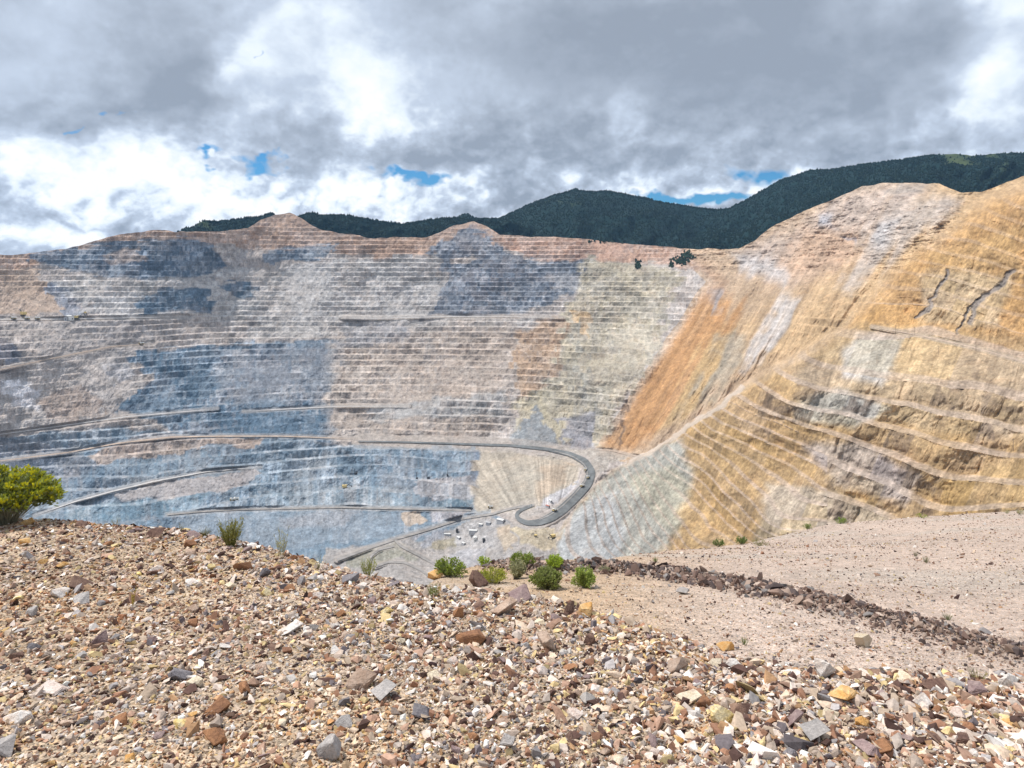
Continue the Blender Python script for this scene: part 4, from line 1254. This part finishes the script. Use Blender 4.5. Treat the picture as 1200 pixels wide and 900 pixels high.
tuft(508, 700, 18, 15, 'small green tuft in the gravel below the orange crest rock', (.22, .26, .05), 70)
tuft(156, 714, 8, 22, 'single yellow stalk standing in the upper left gravel', (.40, .30, .06), 5)
shrub(526, 676, 40, 24, 'dark green shrub farthest left of the group behind the crest', GR, nst=90, nleaf=2600, tipcol=(.26, .33, .04), group=G1)
shrub(567, 664, 16, 14, 'small bright green shrub standing alone near the terrace edge', BG, nst=50, nleaf=1200, group=G1)
shrub(578, 684, 40, 20, 'low yellow green shrub just behind the dark crest boulder', YG, nst=80, nleaf=2200, group=G1, tipcol=(.33, .35, .05))
shrub(606, 678, 22, 25, 'pale grey green shrub between the yellow and the round shrubs', SG, nst=60, nleaf=1500, group=G1)
shrub(612, 666, 30, 22, 'bushy green shrub at the foot of the rubble berm', GR, nst=80, nleaf=2000, group=G1, tipcol=(.24, .30, .05))
shrub(650, 668, 26, 18, 'bright yellow green shrub behind the large round one', BG, nst=70, nleaf=1800, group=G1)
shrub(641, 690, 40, 27, 'large round green shrub in the middle of the group', (.14, .18, .055), nst=140, nleaf=4600, group=G1, tipcol=(.22, .28, .06))
shrub(685, 689, 28, 28, 'upright bright green shrub farthest right of the group', (.17, .25, .05), nst=90, nleaf=2400, group=G1)
shrub(708, 672, 14, 10, 'small grey green shrub on the berm behind the upright one', SG, nst=40, nleaf=700, group=G1)
shrub(842, 636, 14, 11, 'leftmost dark green shrub on the terrace edge', (.08, .13, .03), nst=50, nleaf=1100, group=G2)
shrub(869, 634, 15, 11, 'dark green shrub second from left on the terrace edge', (.08, .13, .03), nst=50, nleaf=1100, group=G2)
shrub(891, 640, 24, 8, 'low spreading olive shrub below the dark green pair', (.15, .16, .06), nst=60, nleaf=1100, group=G2)
shrub(946, 620, 11, 8, 'small green shrub on the edge between the olive and the taller shrub', (.12, .18, .04), nst=40, nleaf=800, group=G2)
shrub(986, 613, 13, 9, 'green shrub in the middle of the terrace edge', (.12, .19, .03), nst=40, nleaf=900, group=G2)
shrub(1081, 607, 15, 6, 'flat bright green shrub on the right part of the terrace edge', (.19, .25, .04), nst=40, nleaf=800, group=G2)
shrub(1180, 602, 9, 5, 'tiny shrub left of the last shrub at the right end of the edge', (.18, .20, .07), nst=30, nleaf=400, group=G2)
shrub(1195, 603, 11, 7, 'last small shrub at the right end of the terrace edge', (.19, .21, .08), nst=30, nleaf=500, group=G2)
tuft(1085, 660, 9, 8, 'pale dry tuft in the middle of the upper terrace', (.36, .35, .22), 40)
tuft(1073, 652, 8, 6, 'smaller dry tuft just above the pale one on the upper terrace', (.34, .31, .22), 30)
tuft(1110, 727, 14, 8, 'green grey tuft on the right of the upper terrace', (.26, .28, .15), 50)
tuft(872, 756, 11, 9, 'small green tuft on the pale terrace near the gravel', (.22, .27, .09), 50)
tuft(1146, 800, 24, 14, 'yellowish tuft between the smooth purple rock and white sided rock', (.34, .32, .14), 60)
tuft(768, 660, 8, 7, 'small green tuft on the terrace edge right of the berm', (.20, .25, .08), 40)

# =================================================================== MACHINES AND BUILDINGS IN THE PIT
M_YEL = mat_plain('worn_yellow_paint', (.62, .47, .20), .6, .2)
M_DUST = mat_plain('dusty_white_paint', (.72, .70, .66), .6, .15)
M_DARK = mat_plain('dark_steel', (.06, .06, .065), .6, .3)
M_TYRE = mat_plain('tyre_rubber', (.03, .03, .03), .9, .2)
M_GLASS = mat_plain('cab_glass', (.03, .04, .05), .15, .1, .4, .6)
M_ROOF = mat_plain('white_metal_roof', (.62, .61, .59), .5, .08)
M_WALL = mat_plain('grey_metal_wall', (.42, .42, .43), .6, .1)
M_WOOD = mat_plain('grey_pole_wood', (.16, .13, .11), .9, .3)
M_RUSTY = mat_plain('red_oxide_paint', (.42, .14, .09), .7, .2)


def make_truck(bedmat):
    t = empty('haul_truck', (0, 0, 0))
    b = bmesh.new(); box(b, (0, 0, 2.9), (4.6, 12.2, 1.0)); box(b, (0, 5.7, 3.4), (6.2, 1.6, 2.0)); bm_obj('chassis', b, M_YEL, t)
    b = bmesh.new(); box(b, (-1.9, 4.4, 5.5), (2.2, 2.0, 2.2)); c = bm_obj('cab', b, M_YEL, t)
    b = bmesh.new(); box(b, (-1.9, 5.46, 5.8), (1.8, .1, 1.1)); bm_obj('windscreen', b, M_GLASS, c)
    b = bmesh.new()
    R = Euler((math.radians(-8), 0, 0)).to_matrix()
    box(b, (0, -1.6, 4.2), (7.0, 9.4, .4), R)
    box(b, (-3.5, -1.6, 5.6), (.35, 9.4, 2.6), R); box(b, (3.5, -1.6, 5.6), (.35, 9.4, 2.6), R)
    box(b, (0, 3.0, 6.0), (7.3, .35, 3.0), R); box(b, (0, 4.6, 7.5), (7.3, 3.2, .35))
    bm_obj('dump_bed', b, bedmat, t)
    for x, y, w in ((-3.1, 3.9, 1.2), (3.1, 3.9, 1.2), (-2.7, -3.2, 2.4), (2.7, -3.2, 2.4)):
        b = bmesh.new(); tube(b, (x - w / 2, y, 1.85), (x + w / 2, y, 1.85), 1.85, None, 14)
        wh = bm_obj('wheel', b, M_TYRE, t)
        b = bmesh.new(); tube(b, (x - w / 2 - .06, y, 1.85), (x + w / 2 + .06, y, 1.85), .85, None, 10); bm_obj('rim', b, M_YEL, wh)
    return t


def put(o, px, py, rz, label, cat, group=None, sc=1.0, lift=1.0):
    p = pit_pos(px, py, lift)
    o.location = p; o.rotation_euler = (0, 0, rz); o.scale = (sc,) * 3
    tag(o, label, cat, group)
    return o


def road_pos(px, py):
    d = float(base_depth(np.array([float(px)]), np.array([float(py)]))[0])
    v = P3(px, py, d)
    return Vector(v * (1 - .0026))


G3 = 'haul trucks on the pit roads'
truck = make_truck(M_DUST)
for i, (px, py, rz, lab) in enumerate([(686, 551.5, 2.9, 'haul truck farthest up the curved road, first of four'), (689, 560.5, 2.9, 'pale haul truck with bright bed on the curve of the road'),
                                       (682.5, 570.5, 2.3, 'dark shaded haul truck leaving the curve downhill'), (650, 599, 2.3, 'lowest haul truck on the straight above the hairpin'),
                                       (272, 586.5, 1.6, 'dark haul truck on the left pit floor bench'), (276.5, 586, 1.6, 'pale haul truck right behind the dark one on the pit floor bench'), (575, 595.5, 1.4, 'haul truck parked at the foot of the tan dump'),
                                       (16, 374.5, 1.5, 'leftmost haul truck on the upper left bench'), (31, 374.5, 1.5, 'haul truck below the shovel on the upper left bench'), (44, 374.5, 1.5, 'haul truck between shovel and machine cluster on the upper bench'),
                                       (166, 404, 1.5, 'single haul truck on the upper ramp at left')]):
    o = truck if i == 0 else dup(truck, (0, 0, 0), 0)
    o.location = road_pos(px, py) if i < 4 else pit_pos(px, py, .999); o.rotation_euler = (0, 0, rz)
    if i >= 7: o.scale = (1.25,) * 3
    tag(o, lab, 'haul truck', G3)


def make_shovel(housemat):
    t = empty('mining_shovel', (0, 0, 0))
    for s in (-1, 1):
        b = bmesh.new(); box(b, (3.6 * s, 0, 1.1), (2.2, 11, 2.2), None, (1, .8)); bm_obj('crawler_track', b, M_DARK, t)
    b = bmesh.new(); box(b, (0, -2.5, 6.0), (9, 13, 6.5)); h = bm_obj('machine_house', b, housemat, t)
    b = bmesh.new(); box(b, (-3.2, 4.6, 8.5), (2.4, 2.4, 3)); bm_obj('cab', b, housemat, h)
    b = bmesh.new(); box(b, (0, 0, 2.6), (5, 5, 1.0)); bm_obj('turntable', b, M_DARK, t)
    b = bmesh.new()
    tube(b, (-1.3, 4, 5), (-.5, 17, 15.5), .8, .5, 6); tube(b, (1.3, 4, 5), (.5, 17, 15.5), .8, .5, 6)
    tube(b, (0, -3, 9), (0, 1, 15), .4, .3, 6); tube(b, (0, 1, 15), (0, 17, 15.5), .2, .2, 5)
    bm_obj('boom', b, M_DARK, t)
    b = bmesh.new(); tube(b, (0, 8, 9.5), (0, 17, 5.5), .7, .6, 6); st = bm_obj('dipper_stick', b, M_DARK, t)
    b = bmesh.new(); box(b, (0, 18.3, 4.8), (4, 3.4, 3.8), Euler((.4, 0, 0)).to_matrix(), (.8, .8)); bm_obj('bucket', b, M_DARK, st)
    return t


sh = make_shovel(M_YEL)
put(sh, 404, 572, -1.35, 'yellow rope shovel with raised dark boom on the lower benches', 'mining shovel')
s2 = dup(sh, (0, 0, 0), 0); put(s2, 27, 370, 1.0, 'dark rope shovel on the upper left bench below the tan slope', 'mining shovel', None, 1.35, .998)
s3 = dup(sh, (0, 0, 0), 0); put(s3, 90, 374, -1.2, 'rope shovel working among the machine cluster on the upper left bench', 'mining shovel', None, 1.2, .998)
s4 = dup(sh, (0, 0, 0), 0); put(s4, 647, 630, 2.4, 'shovel parked on tan ground below the hairpin', 'mining shovel', None, .8)


def make_excavator():
    t = empty('excavator', (0, 0, 0))
    for s in (-1, 1):
        b = bmesh.new(); box(b, (2.2 * s, 0, .8), (1.2, 7, 1.6), None, (1, .8)); bm_obj('crawler_track', b, M_DARK, t)
    b = bmesh.new(); box(b, (0, -1, 3.2), (5, 6.5, 2.8)); bm_obj('body', b, M_YEL, t)
    b = bmesh.new(); tube(b, (0, 2, 3.2), (0, 6, 7), .5, .45, 6); tube(b, (0, 6, 7), (0, 9, 2.5), .45, .35, 6); bm_obj('arm', b, M_DARK, t)
    b = bmesh.new(); box(b, (0, 9.2, 1.6), (2.2, 1.8, 1.8), None, (.7, .7)); bm_obj('bucket', b, M_DARK, t)
    return t


ex = make_excavator(); put(ex, 627, 629, 1.2, 'excavator digging below the hairpin bend, left of the parked shovel', 'excavator')
e2 = dup(ex, (0, 0, 0), 0); put(e2, 100, 368, .5, 'excavator at the right end of the upper bench machine cluster', 'excavator', None, 1.6, .998)


def make_drill():
    t = empty('drill_rig', (0, 0, 0))
    b = bmesh.new(); box(b, (0, 0, 1.0), (4.4, 9, 2.0), None, (1, .85)); bm_obj('crawler_base', b, M_DARK, t)
    b = bmesh.new(); box(b, (0, -1, 3.6), (4, 6.5, 3.0)); bm_obj('body', b, M_DARK, t)
    b = bmesh.new()
    for x in (-.7, .7):
        for y in (3.4, 4.6): tube(b, (x, y, 1.5), (x, y, 19), .22, None, 5)
    for z in np.arange(3, 19, 2.0): tube(b, (-.7, 3.4, z), (.7, 3.4, z + 1.6), .12, None, 4); tube(b, (-.7, 3.4, z), (-.7, 4.6, z + 1.6), .12, None, 4)
    bm_obj('mast', b, M_DARK, t)
    return t


dr = make_drill()
G4 = 'drill rigs on the lower benches'
for i, (px, py, lab) in enumerate([(489, 561, 'middle drill rig with tall mast on the blue grey lower bench'), (501.5, 560.5, 'drill rig right of the middle one on the lower bench'), (417, 556, 'leftmost drill rig, above the yellow rope shovel'), (524, 558, 'rightmost drill rig beside the tan dump')]):
    o = dr if i == 0 else dup(dr, (0, 0, 0), 0)
    put(o, px, py, .4 + i, lab, 'drill rig', G4)


def building(name, px, py, w, l, h, rz, label, roofmat=M_ROOF, wallmat=M_WALL, cat='building'):
    t = empty(name, pit_pos(px, py, .9985), rz); tag(t, label, cat)
    b = bmesh.new(); box(b, (0, 0, h / 2 - 2), (w, l, h + 4)); bm_obj('wall', b, wallmat, t)
    b = bmesh.new()
    e = .6
    pts = [(-w / 2 - e, h - .1), (0, h + w * .16), (w / 2 + e, h - .1), (w / 2 + e, h + .25), (0, h + w * .16 + .4), (-w / 2 - e, h + .25)]
    A = [b.verts.new((x, -l / 2 - e, z + .1)) for x, z in pts]; B = [b.verts.new((x, l / 2 + e, z + .1)) for x, z in pts]
    for i in range(6): b.faces.new((A[i], A[(i + 1) % 6], B[(i + 1) % 6], B[i]))
    b.faces.new(A[::-1]); b.faces.new(B)
    bm_obj('roof', b, roofmat, t)
    b = bmesh.new(); box(b, (0, -l / 2 - .05, 2.2), (w * .3, .2, 4.4)); bm_obj('door', b, M_DARK, t)
    return t


building('workshop', 587, 612, 11, 20, 8, .9, 'white roofed workshop beside the hairpin, largest building on the pit floor')
building('workshop', 555, 624, 9, 20, 7, 1.45, 'long white roofed building forming a bar at the centre of the yard')
building('workshop', 557, 633, 7, 14, 8, .05, 'narrow white building standing in front of the long bar building', M_ROOF, M_DUST)
building('shed', 573, 614, 7, 12, 5, 1.1, 'grey shed left of the white roofed workshop', M_WALL)
building('shed', 564, 616, 6, 10, 4, 1.2, 'second small shed further left of the workshop', M_DUST)
building('shed', 524, 627, 5, 16, 4, 1.4, 'low white shed at the left end of the yard')
building('shed', 538, 631, 6, 12, 4, .6, 'white shed below left of the long bar building')
building('shed', 543, 638, 6, 10, 4, .7, 'white trailer like shed in the lower yard')
building('shed', 567, 634, 5, 8, 5, .2, 'dark small shed at the right of the yard', M_DARK, M_DARK)
building('shed', 535, 622, 5, 7, 4, .3, 'dark shed above left in the yard', M_DARK, M_DARK)
building('shed', 642, 594, 5, 12, 4, .7, 'red roofed shed beside the straight haul road', M_RUSTY)
building('shed', 645, 588, 5, 14, 4, .3, 'white shed on the pale ground above the red roofed shed')
building('workshop', 82, 374, 14, 22, 12, 1.3, 'white and dark crusher building in the cluster on the upper bench', M_ROOF, M_DUST)
building('workshop', 77, 374.5, 10, 10, 9, .3, 'dark low building at the left of the upper bench cluster', M_DARK, M_WALL)

pole = empty('utility_pole', (0, 0, 0))
b = bmesh.new(); tube(b, (0, 0, -4), (0, 0, 18), .35, .22, 8); bm_obj('post', b, M_WOOD, pole)
b = bmesh.new(); box(b, (0, 0, 16.4), (4.2, .3, .35)); bm_obj('crossarm', b, M_WOOD, pole)
for i, (px, py, lab) in enumerate([(1187, 529, 'utility pole on the lower right bench near the edge of view'), (1144, 411, 'utility pole beside the tan road on the right wall'), (1068, 419, 'utility pole on the bench below the tan road'), (1050, 391, 'utility pole at the left end of the tan road'), (1072, 393, 'utility pole between its two neighbours on the tan road'), (1100, 416, 'utility pole near the pale rock band of the right wall')]):
    o = pole if i == 0 else dup(pole, (0, 0, 0), 0)
    put(o, px, py, .4 * i, lab, 'utility pole', 'utility poles on the right wall')

# =================================================================== AIR, SKY, SUN
bm = bmesh.new()
box(bm, (0, 2900, 120), (11000, 9000, 1900))
hz = bpy.data.materials.new('haze_air'); hz.use_nodes = True
nt = hz.node_tree; nt.nodes.clear()
out = nt.nodes.new('ShaderNodeOutputMaterial'); pv = nt.nodes.new('ShaderNodeVolumePrincipled')
pv.inputs['Color'].default_value = (.36, .64, 1.0, 1); pv.inputs['Density'].default_value = 1.7e-5
pv.inputs['Anisotropy'].default_value = .1
nt.links.new(pv.outputs[0], out.inputs['Volume'])
hzo = bm_obj('haze', bm, hz); tag(hzo, kind='stuff')

SUN_DIR = Vector((-.50, .16, 1.0)).normalized()
elev = math.asin(SUN_DIR.z); az = math.atan2(SUN_DIR.x, SUN_DIR.y)
sun = bpy.data.lights.new('sun', 'SUN'); sun.energy = 4.2; sun.angle = math.radians(.55); sun.color = (1, .955, .89)
so = link(bpy.data.objects.new('sun', sun)); so.rotation_euler = (-SUN_DIR).to_track_quat('-Z', 'Y').to_euler()

world = bpy.data.worlds.new('World'); scene.world = world; world.use_nodes = True
nt = world.node_tree; nt.nodes.clear()
L = nt.links.new


def mth(op, a, b=None, c=None, clamp=False):
    n = nt.nodes.new('ShaderNodeMath'); n.operation = op; n.use_clamp = clamp
    for i, v in enumerate((a, b, c)):
        if v is None: continue
        if isinstance(v, (int, float)): n.inputs[i].default_value = v
        else: L(v, n.inputs[i])
    return n.outputs[0]


def vmul(v, s):
    n = nt.nodes.new('ShaderNodeVectorMath'); n.operation = 'MULTIPLY'; L(v, n.inputs[0]); n.inputs[1].default_value = s
    return n.outputs[0]


def vadd(v, s):
    n = nt.nodes.new('ShaderNodeVectorMath'); n.operation = 'ADD'; L(v, n.inputs[0]); n.inputs[1].default_value = s
    return n.outputs[0]


tc = nt.nodes.new('ShaderNodeTexCoord')
DIR = tc.outputs['Generated']
sep = nt.nodes.new('ShaderNodeSeparateXYZ'); L(DIR, sep.inputs[0])
fy = mth('MAXIMUM', sep.outputs[1], .08)
u0 = mth('DIVIDE', sep.outputs[0], fy); v0 = mth('DIVIDE', sep.outputs[2], fy)
ds = vmul(DIR, (1, 1, 1.35))
w1 = noise_node(nt, vmul(ds, (5.5,) * 3), 1, 5, .6)
w2 = noise_node(nt, vadd(vmul(ds, (5.5,) * 3), (31, 7, 3)), 1, 5, .6)
u = mth('ADD', u0, mth('MULTIPLY', mth('SUBTRACT', w1.outputs[0], .5), .34))
v = mth('ADD', v0, mth('MULTIPLY', mth('SUBTRACT', w2.outputs[0], .5), .22))
front = maprange(nt, sep.outputs[1], .1, .35, 0, 1)


def blob(cx, cy, sx, sy, amp):
    a = mth('MULTIPLY', mth('SUBTRACT', u, (cx - CX) / F), F / sx)
    c = mth('MULTIPLY', mth('SUBTRACT', v, (HY - cy) / F), F / sy)
    q = mth('ADD', mth('MULTIPLY', a, a), mth('MULTIPLY', c, c))
    return mth('MULTIPLY', mth('EXPONENT', mth('MULTIPLY', q, -1.0)), amp)


def total(bl):
    s = None
    for b_ in bl:
        e = blob(*b_)
        s = e if s is None else mth('ADD', s, e)
    return mth('MULTIPLY', s, front)


BR = total([(200, 95, 100, 88, -.62), (90, 120, 90, 45, -.16), (890, 75, 280, 120, -.42), (640, 20, 190, 60, -.28), (1010, 150, 170, 60, -.22), (690, 195, 190, 60, -.20),
            (400, 165, 150, 42, -.26), (520, 175, 110, 40, -.16), (50, 255, 70, 35, -.20), (545, 238, 55, 20, -.24), (20, 215, 50, 22, -.14),
            (425, 92, 75, 52, .42), (285, 70, 48, 55, .40), (1165, 110, 60, 45, .42), (1160, 12, 90, 36, .36), (25, 50, 60, 50, .12),
            (60, 165, 90, 45, .25), (160, 205, 130, 40, .26), (280, 225, 130, 38, .29), (410, 235, 90, 34, .3), (945, 200, 40, 10, .3), (890, 222, 90, 30, .40), (650, 218, 45, 18, .22), (520, 212, 40, 16, .32), (760, 228, 60, 20, .25), (335, 10, 50, 30, .2), (690, 130, 30, 18, .20), (730, 150, 30, 14, .18)])
GAP = total([(318, 185, 36, 9, 1.2), (236, 183, 24, 7, 1.1), (886, 200, 34, 14, 1.2), (812, 237, 54, 10, 1.2), (467, 209, 36, 10, 1.3), (103, 127, 14, 6, .85), (308, 60, 11, 5, .62)])
p4 = vmul(ds, (11,) * 3)
nA = noise_node(nt, p4, 1, 9, .58, .15)
nB = noise_node(nt, vadd(p4, (-.16, .06, .20)), 1, 9, .58, .15)
puff = mth('SUBTRACT', nA.outputs[0], nB.outputs[0])
nL = noise_node(nt, vmul(ds, (2.6,) * 3), 1, 6, .6)
def billow(off):
    """rounded cauliflower lobes: folded noise at two sizes"""
    t = None
    for sc_, a_ in ((15, 1.0), (34, .55), (80, .25)):
        n = noise_node(nt, vadd(vmul(ds, (sc_,) * 3), tuple(o_ * sc_ / 15 for o_ in off)), 1, 1.0, .5, .25)
        q = mth('MULTIPLY', mth('ABSOLUTE', mth('SUBTRACT', n.outputs[0], .5)), a_ * 2)
        t = q if t is None else mth('ADD', t, q)
    return mth('SUBTRACT', .62, t)


bil = billow((0, 0, 0)); bil2 = billow((-.13, .05, .22))
puff2 = mth('SUBTRACT', bil2, bil)
low = maprange(nt, v0, .27, .10, .12, 1.0)       # crisp cumulus low in the sky, soft grey undersides above
nC = noise_node(nt, vmul(ds, (4.6,) * 3), 1, 7, .52, .3)
nD = noise_node(nt, vadd(vmul(ds, (4.6,) * 3), (-.17, .05, .22)), 1, 7, .52, .3)
br = mth('ADD', .585, BR)
br = mth('ADD', br, mth('MULTIPLY', mth('SUBTRACT', nC.outputs[0], nD.outputs[0]), .95))
br = mth('ADD', br, mth('MULTIPLY', mth('SUBTRACT', nL.outputs[0], .5), .42))
br = mth('ADD', br, mth('MULTIPLY', mth('SUBTRACT', nA.outputs[0], .5), mth('MULTIPLY', low, .9)))
br = mth('ADD', br, mth('MULTIPLY', puff, mth('MULTIPLY', low, 1.7)))
br = mth('ADD', br, mth('MULTIPLY', puff2, mth('MULTIPLY', low, .55)))
br = mth('ADD', br, mth('MULTIPLY', mth('SUBTRACT', .34, bil), mth('MULTIPLY', low, .3)))
ramp = nt.nodes.new('ShaderNodeValToRGB'); L(br, ramp.inputs[0])
cr = ramp.color_ramp
cr.elements[0].position = .08; cr.elements[0].color = (.30, .345, .42, 1)
cr.elements[1].position = .98; cr.elements[1].color = (1.0, 1.0, 1.0, 1)
for p_, c_ in ((.33, (.405, .46, .55, 1)), (.55, (.545, .62, .74, 1)), (.75, (.80, .88, .97, 1))):
    e = cr.elements.new(p_); e.color = c_
gapn = mth('ADD', GAP, mth('MULTIPLY', mth('SUBTRACT', nA.outputs[0], .5), 1.9))
gap = maprange(nt, gapn, .38, .95, 0, 1)
sky = nt.nodes.new('ShaderNodeTexSky'); sky.sky_type = 'NISHITA'; sky.sun_disc = False
sky.sun_elevation = elev; sky.sun_rotation = az; sky.air_density = 1.0; sky.dust_density = .2; sky.ozone_density = 3.0
bg1 = nt.nodes.new('ShaderNodeBackground'); bg1.inputs[1].default_value = .1; L(vmul(sky.outputs[0], (.30, .72, 1.0)), bg1.inputs[0])
bg2 = nt.nodes.new('ShaderNodeBackground'); bg2.inputs[1].default_value = 1.04; L(ramp.outputs[0], bg2.inputs[0])
mx = nt.nodes.new('ShaderNodeMixShader'); L(gap, mx.inputs[0]); L(bg2.outputs[0], mx.inputs[1]); L(bg1.outputs[0], mx.inputs[2])
wo = nt.nodes.new('ShaderNodeOutputWorld'); L(mx.outputs[0], wo.inputs[0])

# =================================================================== CAMERA
cam = bpy.data.cameras.new('camera'); cam.sensor_width = 36; cam.lens = F / 1200 * 36
cam.shift_y = -(450 - HY) / 1200; cam.clip_start = .1; cam.clip_end = 20000
co = link(bpy.data.objects.new('camera', cam)); co.location = (0, 0, 0); co.rotation_euler = (math.pi / 2, 0, 0)
scene.camera = co
scene.render.resolution_x = 1024; scene.render.resolution_y = 768
vs = scene.view_settings; vs.view_transform = 'Standard'; vs.look = 'None'; vs.exposure = 0.09; vs.gamma = 1.0; vs.use_curve_mapping = False
cy = scene.cycles
cy.max_bounces = 4; cy.diffuse_bounces = 2; cy.glossy_bounces = 1; cy.transmission_bounces = 2; cy.volume_bounces = 0; cy.transparent_max_bounces = 4
cy.caustics_reflective = False; cy.caustics_refractive = False
